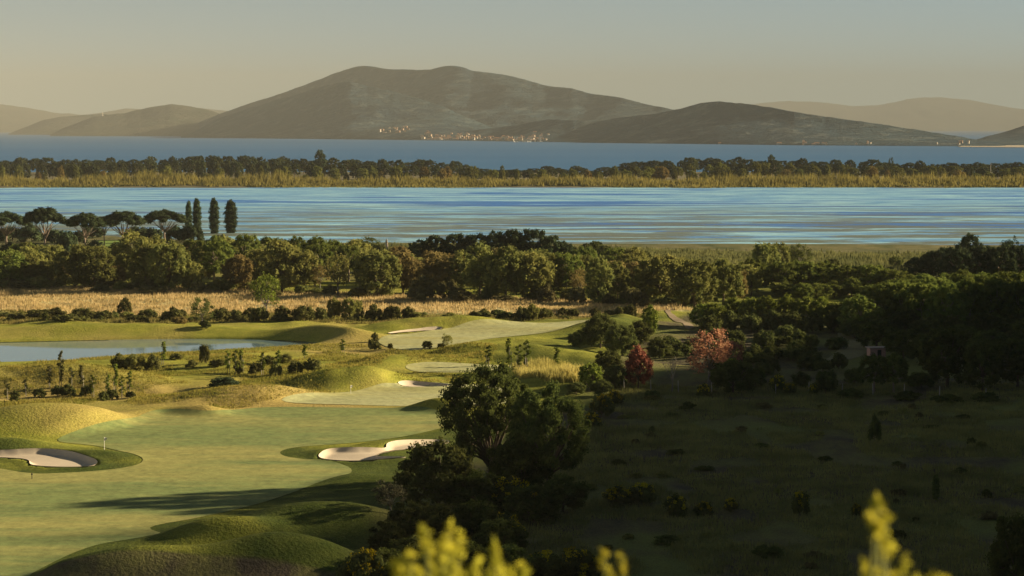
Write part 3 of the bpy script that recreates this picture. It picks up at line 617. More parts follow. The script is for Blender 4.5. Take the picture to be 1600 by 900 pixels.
for i in range(44):
    py = 625 + 290 * rnd.random() ** 1.3; px = rnd.uniform(np.interp(py, [620, 700, 800, 920], [960, 930, 900, 900]), 1620); q = (py - 200) / 420
    plant('bush', px, py, rnd.uniform(4, 10) * q, rnd.uniform(9, 26) * q, 'low weedy clump merging into the dark field grass', 'weedy clumps of the shaded field', rnd.choice((L_SHRUB, bpy.data.materials['brown_shrub_leaf'], L_OLIVE)), sy=rnd.uniform(.8, 1.6))
plant('round', 1512, 420, 56, 46, 'round dark tree rising above the lagoon shore grove', None, L_DARK); plant('airy', 1578, 420, 52, 34, 'spiky thin crowned tree rising above the lagoon shore grove', None, L_DARK)
# sunlit young trees in front of the groves
for px, top in [(1098, 476), (1118, 470), (1145, 466), (1172, 463), (1200, 462), (1228, 462), (1255, 463), (1282, 464), (1308, 470)]:
    plant('round', px, 514 + rnd.uniform(-3, 3), 514 - top, 44, 'young light green tree in the thick row at the shade edge', 'young trees at the shade edge', L_GREEN if px < 1300 else L_PINE, var=cnt.get('round', 0))
for px in range(1110, 1310, 32): plant('bush', px, 518 + rnd.uniform(-2, 3), 30, 44, 'dark bush under the row of young trees', 'bushes at the shade edge', L_SHRUB)
plant('oval', 1015, 514, 46, 32, 'bright green young tree beside the dirt track', None, L_GREEN)
plant('airy', 416, 496, 66, 58, 'isolated leafy green tree at the rim of the straw field', None, L_GREEN)
# ---- bushes along the golf edge
for px, py, h, w in [(60, 498, 17, 50), (90, 497, 16, 40), (130, 499, 18, 42), (165, 499, 15, 34), (195, 492, 26, 26), (230, 498, 17, 36), (270, 502, 21, 38), (345, 501, 20, 32), (368, 500, 18, 28), (390, 501, 20, 30), (405, 502, 26, 34), (440, 501, 22, 34), (475, 501, 24, 40), (500, 501, 22, 28), (585, 501, 25, 34), (612, 500, 25, 34), (638, 498, 18, 28), (815, 499, 20, 22), (850, 498, 18, 34), (880, 495, 14, 24), (895, 496, 16, 22), (930, 495, 13, 22), (970, 494, 15, 24), (985, 498, 24, 26), (740, 494, 10, 20), (25, 500, 13, 34), (110, 501, 10, 40), (215, 502, 10, 40)]:
    plant('bush', px, py, h, w, 'dark scrub bush in the strip between straw field and golf course', 'bushes edging the golf course', leafmat('edge_leaf', (.065, .074, .024), (.14, .135, .045), .3) if px == 60 else bpy.data.materials['edge_leaf'])
for i in range(46):
    px = rnd.uniform(0, 1000); plant('bush', px, np.interp(px, [0, 300, 650, 1000], [499, 501, 499, 494]) + rnd.uniform(-5, 3), rnd.uniform(6, 13), rnd.uniform(14, 34), 'small weedy bush in the scruffy strip beside the straw field', 'weedy bushes beside the straw field', rnd.choice((bpy.data.materials['edge_leaf'], L_OLIVE, L_SHRUB)), sy=rnd.uniform(.7, 1.5))
for px, h, w in [(522, 36, 28), (546, 36, 30), (558, 33, 26), (832, 26, 24)]: plant('thicket', px, 500, h, w, 'rounded upright green shrub standing taller in the golf edge strip', 'upright shrubs edging the golf course', L_OLIVE, name='shrub')
plant('airy', 316, 508, 42, 48, 'small dark tree where the ditch enters the pond', None, L_SHRUB)
plant('bush', 320, 516, 12, 26, 'low dark bush in the ditch next to the pond', None, L_SHRUB); plant('bush', 280, 525, 14, 30, 'reddish brown bush on the far pond bank', None, L_GOLD)
# ---- golf rough: bushes and saplings
for px, py, h, w in [(23, 627, 16, 20), (62, 621, 15, 24), (90, 619, 18, 26), (106, 619, 18, 30), (135, 619, 18, 24), (162, 626, 14, 20), (176, 624, 16, 22), (204, 622, 12, 20)]:
    plant('bush', px, py, h, w, 'dark bush among the saplings on the rough near the tan mound', 'bushes among the saplings', L_SHRUB)
for px, py, h, w in [(185, 579, 26, 32), (212, 580, 26, 40), (238, 578, 24, 30), (320, 568, 30, 20), (340, 574, 14, 34), (372, 584, 20, 20), (400, 584, 20, 28), (430, 586, 22, 26), (462, 583, 20, 30), (488, 582, 24, 32), (300, 574, 12, 26), (445, 566, 16, 30), (420, 566, 14, 30), (275, 562, 10, 24)]:
    plant('bush', px, py, h, w, 'olive bush on the rough ridge beside the pond', 'bushes on the ridge beside the pond', L_OLIVE if px in (185, 212, 430, 445) else bpy.data.materials['edge_leaf'])
plant('bush', 350, 606, 20, 58, 'low wide black green bush casting a long shadow', None, L_DARK)
for px, py, h, w in [(588, 547, 13, 20), (580, 546, 18, 12), (586, 530, 14, 14), (668, 545, 13, 18), (690, 545, 10, 16), (718, 547, 10, 26), (610, 545, 10, 10)]:
    plant('bush', px, py, h, w, 'small round bush on the rough between two fairways', 'bushes between the fairways', bpy.data.materials['edge_leaf'])
plant('airy', 699, 546, 26, 22, 'thin olive shrub on the rough between two fairways', None, L_OLIVE, name='shrub', cat='bush')
SL = 'thin young sapling tied to a stake on the golf rough'
for px, py, h in [(96, 610, 62), (11, 624, 30), (40, 620, 28), (78, 612, 34), (112, 606, 32), (128, 606, 38), (144, 622, 36), (168, 624, 38), (180, 612, 44), (190, 622, 34), (202, 616, 36), (255, 572, 36), (356, 584, 36), (368, 586, 40), (378, 582, 36), (411, 586, 36), (434, 586, 38), (476, 560, 22), (535, 552, 22)]:
    plant('sapling', px, py, h, 15, SL, 'staked saplings on the rough', bpy.data.materials['edge_leaf'] if px < 130 else L_GREEN)
for px, py, h in [(763, 574, 34), (796, 578, 50), (811, 580, 42), (823, 580, 48), (870, 576, 34)]:
    plant('sapling', px, py, h, 18, 'tall sunlit sapling in the pale grass behind the big oak', 'saplings behind the big oak', L_GREEN)
# ---- right hand edge of the course and shaded valley
plant('round', 922, 612, 46, 48, 'pale green round tree beside the tall grass patch', None, L_GREEN)
for px, py, h, w in [(938, 546, 56, 62), (972, 556, 52, 60), (905, 545, 30, 40), (1000, 540, 40, 50), (950, 585, 40, 54), (960, 600, 36, 44), (985, 520, 30, 36), (1030, 560, 36, 44), (940, 618, 26, 40), (900, 616, 20, 36)]:
    plant('thicket', px, py, h, w, 'dark green thicket between golf course and red tree', 'thickets beside the golf course', L_SHRUB, name='thicket')
plant('round', 997, 607, 66, 50, 'round red leaved tree at the edge of the shaded field', None, L_RED, name='red_tree')
plant('airy', 1108, 602, 86, 92, 'salmon pink tree lit by the low sun', None, L_PINK, name='pink_tree', var=1); plant('airy', 1140, 588, 64, 56, 'dull pink tree crown just behind the salmon pink tree', None, leafmat('dusky_leaf', (.20, .10, .08), (.33, .16, .11), .35), name='pink_tree', var=2)
X, Y, z = place(1050, 612); bt = bpy.data.objects.new('bare_tree', None); COL.objects.link(bt); bt.location = (X, Y, z - .03); obj('branches', bare_tree(7.5, 5), bt)
tag(bt, 'bare grey branched tree between the red tree and the salmon pink tree', 'tree')
plant('thicket', 1145, 614, 56, 86, 'wide dark thicket under the salmon pink tree', None, L_OAK)
YB = 'yellow flowering broom bush in the shaded valley'
for px, py, h, w in [(1100, 620, 20, 28), (940, 652, 36, 46), (960, 634, 24, 34), (1215, 614, 28, 38), (1233, 616, 18, 26), (1271, 616, 16, 18), (1250, 806, 38, 34), (1338, 808, 22, 20), (965, 790, 30, 60), (1002, 788, 34, 56), (1056, 806, 32, 44), (1100, 806, 22, 34), (1142, 800, 22, 28), (925, 668, 24, 34)]:
    plant('bush', px, py, h, w, YB + (' beside the dark thickets' if px < 970 and py < 700 else ' out in the open field' if py > 770 else ' along the fence posts'), 'yellow broom on the valley floor', L_SHRUB, flowers=True, name='broom_bush')
for px, py, h, w in [(1290, 614, 40, 44), (1250, 606, 24, 40), (1180, 604, 30, 40), (1330, 622, 16, 50), (1420, 625, 14, 60), (1480, 628, 12, 60), (1366, 690, 40, 26), (1540, 628, 16, 50), (1200, 872, 22, 60), (1075, 640, 12, 34), (1020, 622, 14, 30), (1190, 700, 8, 30), (1290, 720, 8, 26), (1100, 735, 8, 40), (1500, 740, 10, 30), (1400, 840, 14, 40), (1040, 850, 14, 50)]:
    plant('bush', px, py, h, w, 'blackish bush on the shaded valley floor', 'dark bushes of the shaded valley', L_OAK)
for i in range(46):
    px = rnd.uniform(1110, 1315); py = rnd.uniform(530, 588); plant('bush', px, py, rnd.uniform(16, 26), rnd.uniform(26, 44), 'olive scrub bush in the thick scrub behind the pink tree', 'scrub behind the pink tree', L_SHRUB)
for i in range(16):
    px = rnd.uniform(1040, 1110); py = rnd.uniform(528, 560); plant('bush', px, py, rnd.uniform(10, 16), rnd.uniform(20, 32), 'low scrub bush beside the dirt track', 'low scrub beside the track', L_SHRUB)
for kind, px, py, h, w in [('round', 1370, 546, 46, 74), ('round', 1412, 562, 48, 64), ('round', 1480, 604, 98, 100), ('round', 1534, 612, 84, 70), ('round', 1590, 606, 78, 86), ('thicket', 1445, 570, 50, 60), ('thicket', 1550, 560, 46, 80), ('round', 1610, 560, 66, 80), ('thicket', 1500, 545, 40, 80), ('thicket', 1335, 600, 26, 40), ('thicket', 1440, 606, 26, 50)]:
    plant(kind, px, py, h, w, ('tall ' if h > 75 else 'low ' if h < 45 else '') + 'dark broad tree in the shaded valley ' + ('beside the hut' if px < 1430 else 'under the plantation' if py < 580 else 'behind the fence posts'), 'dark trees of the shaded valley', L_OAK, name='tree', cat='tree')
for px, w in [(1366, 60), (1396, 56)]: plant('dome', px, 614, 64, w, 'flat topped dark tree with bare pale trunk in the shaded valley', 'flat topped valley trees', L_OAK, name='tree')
plant('column', 1462, 784, 44, 18, 'lone little dark conifer in the shaded field', None, L_OAK, name='conifer'); plant('thicket', 1590, 925, 130, 110, 'black leafed bush in the corner of the shaded field', None, L_OAK)
# ---- big oaks and thickets in front
plant('oak', 762, 758, 190, 176, 'big old oak with gaps in its crown beside the fairway', None, var=0, rot=.6)
plant('oak', 858, 775, 172, 160, 'dense dark oak growing against the big open oak', None, var=1, rot=2.0)
plant('thicket', 815, 778, 100, 110, 'dark undergrowth thicket between the two oaks', None)
plant('thicket', 686, 796, 112, 140, 'round leafy oak bush in front of the bunker', None, L_SHRUB)
plant('thicket', 745, 800, 70, 110, 'dark thicket at the foot of the big oaks', 'thickets at the foot of the oaks'); plant('thicket', 880, 800, 60, 90, 'dark thicket at the foot of the big oaks', 'thickets at the foot of the oaks'); plant('thicket', 835, 815, 60, 100, 'dark thicket at the foot of the big oaks', 'thickets at the foot of the oaks')
TL = 'dark leafy thicket sloping down beside the grass mounds'
for px, py, h, w in [(645, 845, 66, 90), (690, 862, 76, 110), (740, 860, 80, 110), (610, 870, 60, 80), (650, 905, 70, 110), (720, 920, 80, 130), (780, 880, 74, 100), (800, 930, 80, 120), (600, 925, 70, 90), (870, 935, 70, 110), (660, 935, 70, 100), (760, 945, 60, 110)]:
    plant('thicket', px, py, h, w, TL + (' below the leafless shrub' if px < 655 else ' behind the blurred shoots' if py > 900 else ' under the oak bush'), 'thickets beside the grass mounds', L_SHRUB if px % 4 else None)
plant('airy', 610, 815, 56, 66, 'leafless greyish shrub at the rim of the thickets', None, L_GREY, name='shrub', cat='bush')
for px, py, h, w in [(795, 800, 54, 92), (835, 806, 40, 60), (790, 850, 46, 70), (570, 935, 76, 90), (850, 915, 54, 90), (905, 925, 64, 110), (895, 895, 40, 60), (700, 785, 30, 46)]:
    plant('bush', px, py, h, w, 'large broom bush flowering yellow among the front thickets', 'yellow broom among the front thickets', L_SHRUB, flowers=True, name='broom_bush')
# ---- unseen trees added on the side hill crest to half shade the course
for i in range(16):
    Y = 220 + 130 * i / 15 + rnd.uniform(-2, 2); X = 235 + rnd.uniform(-6, 6)
    plant_at('airy', X, Y, gh(X, Y), rnd.uniform(9, 14) if Y < 335 else rnd.uniform(5, 7), rnd.uniform(8, 11), 'loose crowned tree added out of view on the hill crest to shade the course', 'added shade trees on the side hill crest', L_OLIVE)
# ---- trees on the spit
def spit_where(px): return next(t for a, t in ((400, 'along its thickly wooded stretch'), (620, 'near the tall dark conifer'), (760, 'where the tall woods end'), (980, 'in the low gap of the woods'), (1300, 'near the single round pine'), (1460, 'near the spindly tree'), (9999, 'near the utility pole')) if px < a)
def spit_plant(kind, px, Y, top, wpx, label, group, mat, **kw):
    if group: label = label + ' ' + spit_where(px)
    X = (px - 800) / F * Y; z = float(spit_z(np.array([X]), np.array([Y]))[0]); zt = CAMZ + (HOR - top) / F * Y
    return plant_at(kind, X, Y, z, max(3.5, zt - z), wpx * Y / F, label, group, mat, **kw)
TPX = [-40, 0, 60, 150, 250, 340, 440, 560, 640, 700, 725, 740, 800, 880, 960, 985, 1050, 1120, 1200, 1300, 1400, 1500, 1640]
TPY = [246, 246, 246, 246, 243, 241, 244, 247, 250, 250, 254, 262, 261, 261, 261, 254, 248, 246, 246, 249, 251, 252, 252]
SPA = leafmat('spit_dark', (.038, .050, .024), (.080, .088, .034), .3, .15); SPB = leafmat('spit_green', (.100, .115, .032), (.18, .175, .046), .4, .15); SPC = leafmat('spit_rust', (.16, .125, .042), (.24, .18, .06), .4, .15)
for i in range(112):      # back row
    px = -30 + 1660 * (i + rnd.uniform(-.4, .4)) / 111
    spit_plant('dome' if rnd.random() < .75 else 'round', px, rnd.uniform(2080, 2230), np.interp(px, TPX, TPY) + rnd.uniform(-3.0, 4.5), rnd.uniform(18, 40), 'dark pine in back of the spit', 'back row pines of the spit', SPA)
for i in range(92):       # middle row
    px = -30 + 1660 * (i + rnd.uniform(-.4, .4)) / 91; low = np.interp(px, TPX, TPY)
    spit_plant(rnd.choice(('round', 'round', 'dome')), px, rnd.uniform(1890, 1980), low + rnd.uniform(6, 11) if not 735 < px < 970 else low + rnd.uniform(2, 6), rnd.uniform(18, 30), 'rounded tree amid the wooded spit', 'middle row trees of the spit', SPB if px > 960 and rnd.random() < .6 else SPA)
for i in range(80):
    px = -30 + 1660 * (i + rnd.uniform(-.45, .45)) / 79
    spit_plant(rnd.choice(('oval', 'round')), px, rnd.uniform(1815, 1850), rnd.uniform(257, 273), rnd.uniform(10, 26), 'small sunlit tree at the spit reeds', 'front trees of the spit', SPC if rnd.random() < .35 else SPB)
spit_plant('oval', 501, 2100, 233, 22, 'tall purple dark conifer standing above the spit woods', None, L_DARK, name='conifer'); spit_plant('dome', 1205, 2150, 240, 15, 'single round pine poking above the spit woods', None, L_DARK)
spit_plant('airy', 1391, 2150, 246, 12, 'spindly half bare tree above the spit woods', None, L_DARK)

# ------------------------------------------------------------------ grasses, reeds (uncountable)
def blades(name, X, Y, Z, hgt, wid, per, mat, label, spread=.3, lean=.35):
    n = len(X); idx = np.repeat(np.arange(n), per); m = len(idx)
    a = rng.uniform(0, 2 * math.pi, m); bx = X[idx] + rng.normal(0, spread, m); by = Y[idx] + rng.normal(0, spread, m); bz = Z[idx] - .05
    h = hgt[idx] * rng.uniform(.6, 1.15, m); w = wid * rng.uniform(.6, 1.4, m); l = rng.uniform(0, lean, m) * h; th = rng.uniform(0, 2 * math.pi, m)
    v = np.stack([np.stack([bx - w * np.cos(a), by - w * np.sin(a), bz], 1), np.stack([bx + w * np.cos(a), by + w * np.sin(a), bz], 1), np.stack([bx + l * np.cos(th), by + l * np.sin(th), bz + h], 1)], 1).reshape(-1, 3)
    f = np.arange(3 * m).reshape(-1, 3)
    return tag(obj(name, mesh_from(name, v, f, [mat])), label, 'grass' if 'reed' not in name else 'reeds', kind='stuff')
def scatter(n, pts, keep=None):
    p = np.array([P(*q) for q in pts]); x0, y0 = p.min(0); x1, y1 = p.max(0)
    x = rng.uniform(x0, x1, n * 4); y = rng.uniform(y0, y1, n * 4); k = sdf(p, x, y) < 0
    if keep is not None: k &= keep(x, y)
    x, y = x[k][:n], y[k][:n]; return x, y, height(x, y)
def notfair(x, y, m=.4):
    k = sdf(POND, x, y) > 1.5
    for pl in list(FAIR.values()) + list(BUNK.values()): k &= sdf(pl, x, y) > m
    return k
G_STRAW = leafmat('straw_blade', (.42, .34, .14), (.66, .54, .27), .5, .3); G_ROUGH = leafmat('rough_blade', (.16, .17, .032), (.29, .25, .06), .45, .2)
G_SCRUB = leafmat('scrub_blade', (.125, .128, .046), (.22, .215, .074), .3, .2); G_REED = leafmat('reed_blade', (.19, .18, .048), (.29, .265, .07), .4, .05)
G_MARSH = leafmat('marsh_blade', (.075, .085, .035), (.14, .14, .055), .35, .05); G_PALE = leafmat('pale_blade', (.30, .28, .08), (.48, .42, .14), .4, .3)
def stuff(name, n, pts, h0, h1, wid, per, mat, label, keep=None, spread=.3, lean=.35):
    x, y, z = scatter(n, pts, keep); h = rng.uniform(h0, h1, len(x)) * (.6 + .8 * vnoise(x / 6, y / 6, 77)); blades(name, x, y, z, h, wid, per, mat, label, spread, lean)
stuff('straw_grass', 26000, [(-60, 447), (300, 450), (700, 462), (1000, 470), (1090, 486), (1000, 493), (650, 492), (300, 490), (-60, 488)], .4, 1.0, .10, 3, G_STRAW, 'tall dry straw coloured grass on the field')
stuff('rough_grass', 22000, [(-60, 560), (250, 545), (500, 536), (700, 546), (780, 560), (720, 600), (600, 606), (450, 630), (330, 648), (230, 645), (-60, 640)], .15, .5, .07, 4, G_ROUGH, 'unmown green and tan grass on the golf rough', lambda x, y: notfair(x, y) & (vnoise(x / 7, y / 9, 50) > .38))
stuff('edge_grass', 7000, [(-60, 487), (400, 492), (700, 494), (1000, 492), (1010, 500), (650, 503), (300, 506), (-60, 503)], .3, .9, .10, 4, leafmat('edge_blade', (.12, .12, .035), (.24, .20, .07), .35, .2), 'scruffy mixed grass in the strip edging the golf course')
stuff('pale_grass', 2600, [(800, 578), (840, 572), (890, 576), (925, 592), (905, 606), (860, 606), (815, 596)], .7, 1.7, .08, 5, G_PALE, 'tall pale sunlit grass patch behind the big oak')
stuff('field_grass', 38000, [(560, 905), (700, 790), (930, 640), (960, 600), (1660, 600), (1660, 930), (600, 930)], .25, .8, .06, 4, G_SCRUB, 'short dark grass and weeds on the shaded field', lambda x, y: vnoise(x / 5, y / 8, 51) > .3)
stuff('marsh_reeds', 16000, [(300, 392), (640, 384), (900, 388), (1200, 396), (1480, 398), (1480, 424), (1200, 424), (900, 424), (640, 420), (300, 410)], 0.7, 1.9, .35, 3, G_MARSH, 'green reed bed along the near lagoon shore', None, 1.0, .3)
x = rng.uniform(-440, 440, 9000); y = rng.uniform(1748, 1812, 9000) + 20 * fbm(x / 45, x * 0 + 4, 3, 93); z = spit_z(x, y); hh = (2.5 + 5.5 * sstep(1748, 1800, y)) * rng.uniform(.6, 1.1, 9000) * (.35 + .7 * vnoise(x / 9, y / 30, 90) + .6 * vnoise(x / 45, y / 60, 91))
blades('spit_reeds', x, y, z, hh, .55, 4, G_REED, 'golden reeds along the lagoon side of the spit', 1.0, .25)

# ------------------------------------------------------------------ small built things
def empty(name, loc, rz=0, label=None, cat=None, group=None):
    o = bpy.data.objects.new(name, None); COL.objects.link(o); o.location = loc; o.rotation_euler = (0, 0, rz); return tag(o, label, cat, group)
pm = MB(); pm.tube([(0, 0, -.2), (0, 0, 2.0)], [.04, .03], 6); POLE = pm.mesh('pole', WHITE)
fm = MB(); fm.add([(.03, 0, 1.97), (.30, .05, 1.92), (.55, -.03, 1.80), (.32, .04, 1.52), (.03, 0, 1.35), (.03, .015, 1.97), (.30, .065, 1.92), (.55, -.015, 1.80), (.32, .055, 1.52), (.03, .015, 1.35)], [(0, 1, 3), (1, 2, 3), (0, 3, 4), (5, 8, 6), (6, 8, 7), (5, 9, 8)]); FLAG = fm.mesh('flag', WHITE)
YEL = plain('yellow_flag', (.75, .6, .25), .6, .05)
for px, py, s, lab, m in [(163, 703, .85, 'white golf flag on the fairway near the left sand bunker', None), (548, 608, .75, 'white golf flag beside the pale green at the dune foot', None), (816, 497, 1.1, 'pale yellow golf flag on the far mounds', YEL)]:
    X, Y, z = place(px, py); o = empty('golf_flag', (X, Y, z + .03), rnd.uniform(-.4, .4), lab, 'flag', 'golf flags'); o.scale = (s, s, s); obj('pole', POLE, o); f = obj('flag', FLAG, o)
    if m: f.material_slots[0].link = 'OBJECT'; f.material_slots[0].material = m
X, Y, z = place(50, 750); mk = MB(); mk.tube([(0, 0, -.1), (0, 0, .62)], [.05, .05], 8); mk.tube([(0, 0, .62), (0, 0, .66), (0, 0, .80), (0, 0, .84)], [.05, .11, .11, .04], 8)
tag(obj('marker_post', mk.mesh('marker_post', BLACKP), None, (X, Y, z)), 'small dark yardage post on the fairway in front of the left bunker', 'post')
fp = MB(); fp.tube([(0, 0, -.3), (0, 0, 1.0), (0, 0, 1.75), (0, 0, 1.8)], [.075, .07, .065, .03], 6); FPOST = fp.mesh('fence_post', WOODP)
for px, py, s in [(975, 610, 1), (1017, 609, .9), (1060, 613, 1.1), (1158, 612, .95), (1264, 613, .95), (1364, 618, 1.1), (1413, 617, 1), (1468, 624, 1.2), (1540, 624, 1.), (942, 634, .9), (1112, 613, .9), (1212, 616, .9), (1316, 615, .9)]:
    X, Y, z = place(px, py); o = obj('fence_post', FPOST, None, (X, Y, z)); o.scale = (1, 1, s); o.rotation_euler = (rnd.uniform(-.05, .05), rnd.uniform(-.05, .05), 0); tag(o, 'pale wooden fence post along the far side of the shaded field', 'post', 'fence posts of the shaded field')
# hut
X, Y, z = place(1369, 560); hut = empty('hut', (X, Y, z), .15, 'small pinkish hut with flat roof half hidden by dark trees', 'hut')
PINKW = plain('pink_plaster', (.36, .22, .20), .9, .2, 2); w = MB(); w.box(-1.5, 1.5, -1.1, 1.1, -.2, 2.0); obj('wall', w.mesh('wall', PINKW), hut)
w = MB(); w.box(-1.8, 1.8, -1.4, 1.4, 2.003, 2.15); obj('roof', w.mesh('roof', plain('roof_sheet', (.32, .25, .22), .8, .2)), hut); w = MB(); w.box(-.1, .65, -1.13, -1.08, -.1, 1.7); obj('door', w.mesh('door', BLACKP), hut)
# pointed pillar
X, Y, z = place(604, 392); w = MB(); w.tube([(0, 0, -.2), (0, 0, .5), (0, 0, .52), (0, 0, 3.3), (0, 0, 4.3)], [.95, .95, .75, .55, .05], 4); tag(obj('obelisk', w.mesh('obelisk', plain('pale_stone', (.62, .50, .38), .9, .1, 1)), None, (X, Y, z)), 'pale pointed stone pillar among reeds at the lagoon edge', 'pillar')
X, Y, z = place(173, 404); iv, it = ico(); bv = iv * np.array([1.5, 1.2, 1.3]) * (1 + .12 * rng.normal(size=(len(iv), 1))) + np.array([0, 0, .6]); tag(obj('boulder', mesh_from('boulder', bv, it, [plain('grey_rock', (.36, .36, .37), .9, .2, 2)]), None, (X, Y, z)), 'pale grey rounded boulder under the umbrella pines', 'boulder')
# pole on the spit
Yp = 1840; Xp = (1547 - 800) / F * Yp; zp = float(spit_z(np.array([Xp]), np.array([Yp]))[0]); w = MB(); w.tube([(0, 0, -.5), (0, 0, 16)], [.28, .18], 6); w.box(-1.6, 1.6, -.12, .12, 14.0, 14.4); tag(obj('utility_pole', w.mesh('utility_pole', WOODP), None, (Xp, Yp, zp)), 'tall pale utility pole with cross bar on the wooded spit', 'pole')
# houses
HW = [plain('wall_white', (.55, .49, .41), .9, .06), plain('wall_cream', (.52, .40, .27), .9, .06), plain('wall_rose', (.42, .29, .21), .9, .08)]; TILE = plain('roof_tile', (.36, .18, .11), .9, .25); GLASSD = plain('dark_glass', (.04, .05, .06), .2, .1)
HM = []
for wx, wy, hz in ((13, 10, 8), (20, 11, 11), (10, 10, 14), (26, 12, 7)):
    a = MB(); a.box(-wx / 2, wx / 2, -wy / 2, wy / 2, -14, hz); b = MB(); e = .7
    b.add([(-wx / 2 - e, -wy / 2 - e, hz + .02), (wx / 2 + e, -wy / 2 - e, hz + .02), (wx / 2 + e, wy / 2 + e, hz + .02), (-wx / 2 - e, wy / 2 + e, hz + .02), (-wx / 2 + 2, 0, hz + 2.6), (wx / 2 - 2, 0, hz + 2.6)], [(0, 2, 1), (0, 3, 2), (0, 1, 5), (0, 5, 4), (1, 2, 5), (2, 3, 4), (2, 4, 5), (3, 0, 4)])
    c = MB()
    for fx in np.arange(-wx / 2 + 2.2, wx / 2 - 1.5, 3.4):
        for fz in np.arange(1.2, hz - 2, 3.2): c.box(fx, fx + 1.3, -wy / 2 - .06, -wy / 2 + .05, fz, fz + 1.7)
    HM.append((a, b, c.mesh('windows', GLASSD)))
HWM = [[h[0].mesh('wall', m) for m in HW] for h in HM]; HRM = [h[1].mesh('roof', TILE) for h in HM]
dg = bpy.context.evaluated_depsgraph_get(); dg.update()
def hit(px, py):
    u = (px - 800) / F; v = (450 - py) / F
    d = Vector((u, math.cos(PITCH) + v * math.sin(PITCH), -math.sin(PITCH) + v * math.cos(PITCH))).normalized()
    o = Vector((0, 0, CAMZ)) + d * 3000
    ok, loc, nrm, idx, ob, mt = SC.ray_cast(dg, o, d); return loc if ok and ob.name.split('.')[0] in ('foothill', 'mountain', 'beach', 'headland') else None
def house(px, py, k, m, label, group, s=1.0):
    p = hit(px, py)
    if p is None: return
    o = empty('house', p, rnd.uniform(-.5, .3), label, 'house', group); o.scale = (s, s, s); obj('wall', HWM[k][m], o); obj('roof', HRM[k], o); obj('windows', HM[k][2], o)['kind'] = 'stuff'
TG = 'sunlit house in the harbour town below the mountain'
for i in range(120):
    px = rnd.choice((rnd.gauss(690, 16), rnd.gauss(730, 12), rnd.uniform(755, 800), rnd.uniform(770, 850), rnd.uniform(665, 860))); lo = np.interp(px, [560, 800, 1000], [217, 220, 223]); py = lo - abs(rnd.gauss(0, 4.5 if px < 740 else 3.2))
    house(px, py, rnd.randrange(4), rnd.choice((0, 0, 1, 1, 2)), TG, 'harbour town houses', rnd.uniform(.4, .75))
for i in range(16): house(rnd.gauss(612, 12), 203 + rnd.uniform(-4, 5), rnd.randrange(4), rnd.choice((0, 1, 2)), 'villa in the hamlet on the slope above the harbour town', 'hillside hamlet villas', rnd.uniform(.45, .75))
for px, py in [(668, 210), (671, 212)]: house(px, py, 2, 1, 'tall bright tower house at the rim of the harbour town', 'bright tower houses', .9)
for i in range(22): house(rnd.choice((rnd.uniform(1225, 1300), rnd.uniform(1230, 1540), rnd.gauss(1515, 14), rnd.uniform(1000, 1240))), np.interp(px, [0, 1600], [224, 224]) + rnd.uniform(-1, 3), rnd.randrange(4), rnd.choice((0, 0, 1, 2)), 'house scattered along the low shore under the long ridge', 'houses along the low shore', rnd.uniform(.3, .55))
# sailing boats in the harbour
hb = MB(); sec = [(-6, .25, .9), (-3, 1.5, .1), (0, 1.8, -.2), (3.5, 1.4, .0), (6, .06, .9)]; vv = []
for yy, hw, zb in sec: vv += [(-hw, yy, 1.4), (0, yy, zb - .3), (hw, yy, 1.4)]
tt = []
for i in range(4):
    a = i * 3; tt += [(a, a + 1, a + 4), (a, a + 4, a + 3), (a + 1, a + 2, a + 5), (a + 1, a + 5, a + 4), (a, a + 3, a + 5), (a, a + 5, a + 2)]
hb.add(vv, tt); HULL = hb.mesh('hull', WHITE); ms = MB(); ms.tube([(0, .8, 1), (0, .8, 19)], [.22, .14], 5); MAST = ms.mesh('mast', WHITE); sl = MB(); sl.box(-.12, .12, -4.5, .5, 2.6, 3.1); BOOM = sl.mesh('furled_sail', WHITE)
ts = MB(); ts.add([(0, .6, 3), (.5, -4.5, 3), (0, .6, 18), (.05, .6, 3), (.55, -4.5, 3), (.05, .6, 18)], [(0, 1, 2), (3, 5, 4), (0, 3, 4), (0, 4, 1)]); SAIL = ts.mesh('sail', WHITE)
def boat(px, py, label, group, sail=False, s=1.):
    X, Y = P(px, py, 0); o = empty('sailing_boat', (X, Y, -.35), rnd.uniform(0, 6.28), label, 'boat', group); o.scale = (s, s, s); obj('hull', HULL, o); obj('mast', MAST, o); obj('sail' if sail else 'furled_sail', SAIL if sail else BOOM, o)
for i in range(16): boat(rnd.uniform(803, 852), 221.9 + rnd.uniform(-.2, .4), 'moored white sailing boat with bare mast in the town harbour', 'boats in the town harbour', s=rnd.uniform(.7, 1.1))
boat(70, 209.5, 'white boat under sail off the left headland', None, True, 1.6)
p = hit(160, 181.5)
if p is not None:
    w = MB(); w.tube([(0, 0, -20), (0, 0, 16), (0, 0, 18), (0, 0, 24)], [5, 3.6, 4.6, 2.6], 10); tag(obj('watch_tower', w.mesh('watch_tower', HW[0]), None, p), 'white watch tower on the far headland crest', 'tower')

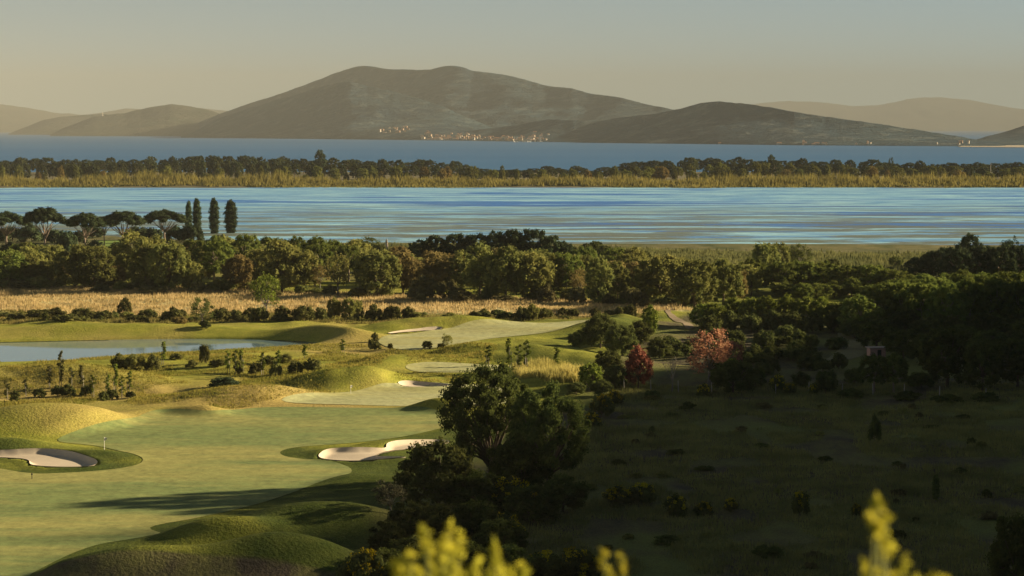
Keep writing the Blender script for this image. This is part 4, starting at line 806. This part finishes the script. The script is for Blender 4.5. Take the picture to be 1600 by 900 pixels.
# ------------------------------------------------------------------ out of focus broom sprigs by the camera
def sprig_bush(name, D, tips, label):
    """tips: photo x,y of each shoot tip, at distance D from the camera; the shrub is rooted on the hillside below"""
    cx = float(np.mean([t[0] for t in tips])); X0 = (cx - 800) / F * D; z0 = gh(X0, D); root = empty(name, (X0, D, z0 - .03), 0, label, 'bush'); st = MB(); C = []
    for px, py, L in tips:
        Dd = D + rnd.uniform(-.35, .35); X = (px - 800) / F * Dd - X0; zt = CAMZ + (HOR - py) / F * Dd - z0; tip = Vector((X, Dd - D, zt)); b = Vector((X * .25, 0, 0)); m = b.lerp(tip, .6) + Vector((X * .2, 0, 0))
        low = tip + (m - tip).normalized() * L; st.tube([b, m, tip], [.009, .006, .003], 5)
        k = max(3, int(L / .024))
        for i in range(k):
            q = tip.lerp(low, i / k); C.append((q.x + rnd.uniform(-.006, .006), q.y + rnd.uniform(-.006, .006), q.z, .007, .011))
    obj('stems', st.mesh('stems', plain('green_stem', (.16, .17, .04), .8, .2, 30), True), root); obj('buds', leaves('buds', C, 7, .016, np.random.default_rng(5), L_BUD, .45, .36, (.6, 1.5)), root)['kind'] = 'stuff'
sprig_bush('broom_bush', 5.0, [(665, 812, .05), (700, 806, .07), (715, 820, .06), (640, 850, .09), (622, 868, .03), (690, 838, .10), (705, 850, .10), (672, 850, .08), (655, 880, .06), (740, 862, .05), (720, 880, .09), (690, 890, .09), (775, 842, .06), (785, 875, .08), (800, 880, .05), (765, 885, .04), (818, 868, .04)], 'blurred yellow tipped broom shoots close to the viewpoint below the oaks')
sprig_bush('broom_bush', 5.6, [(945, 850, .05), (973, 856, .06), (952, 880, .06)], 'blurred pair of thin green broom shoots close to the viewpoint')
sprig_bush('broom_bush', 4.6, [(1376, 762, .10), (1370, 785, .05), (1390, 790, .10), (1385, 815, .06), (1360, 868, .05), (1415, 862, .06), (1405, 885, .05), (1375, 880, .05), (1465, 885, .03), (1485, 892, .03), (1445, 892, .02)], 'blurred yellow broom spike close to the viewpoint above the shaded field')

# ------------------------------------------------------------------ haze
hz = MB(); hz.box(-17000, 17000, -400, 48500, -8, 1150)
mh, nt, out = newmat('haze'); pv = nd(nt, 'ShaderNodeVolumePrincipled'); pv.inputs['Color'].default_value = (.96, .93, .80, 1); pv.inputs['Density'].default_value = 4.7e-5; pv.inputs['Anisotropy'].default_value = -.55
nt.links.new(pv.outputs[0], out.inputs['Volume']); tag(obj('haze', hz.mesh('haze', mh)), 'thin warm evening haze over sea and hills', 'haze', kind='stuff')
print('objects', len(bpy.data.objects), 'tris', sum(len(m.polygons) for m in bpy.data.meshes))
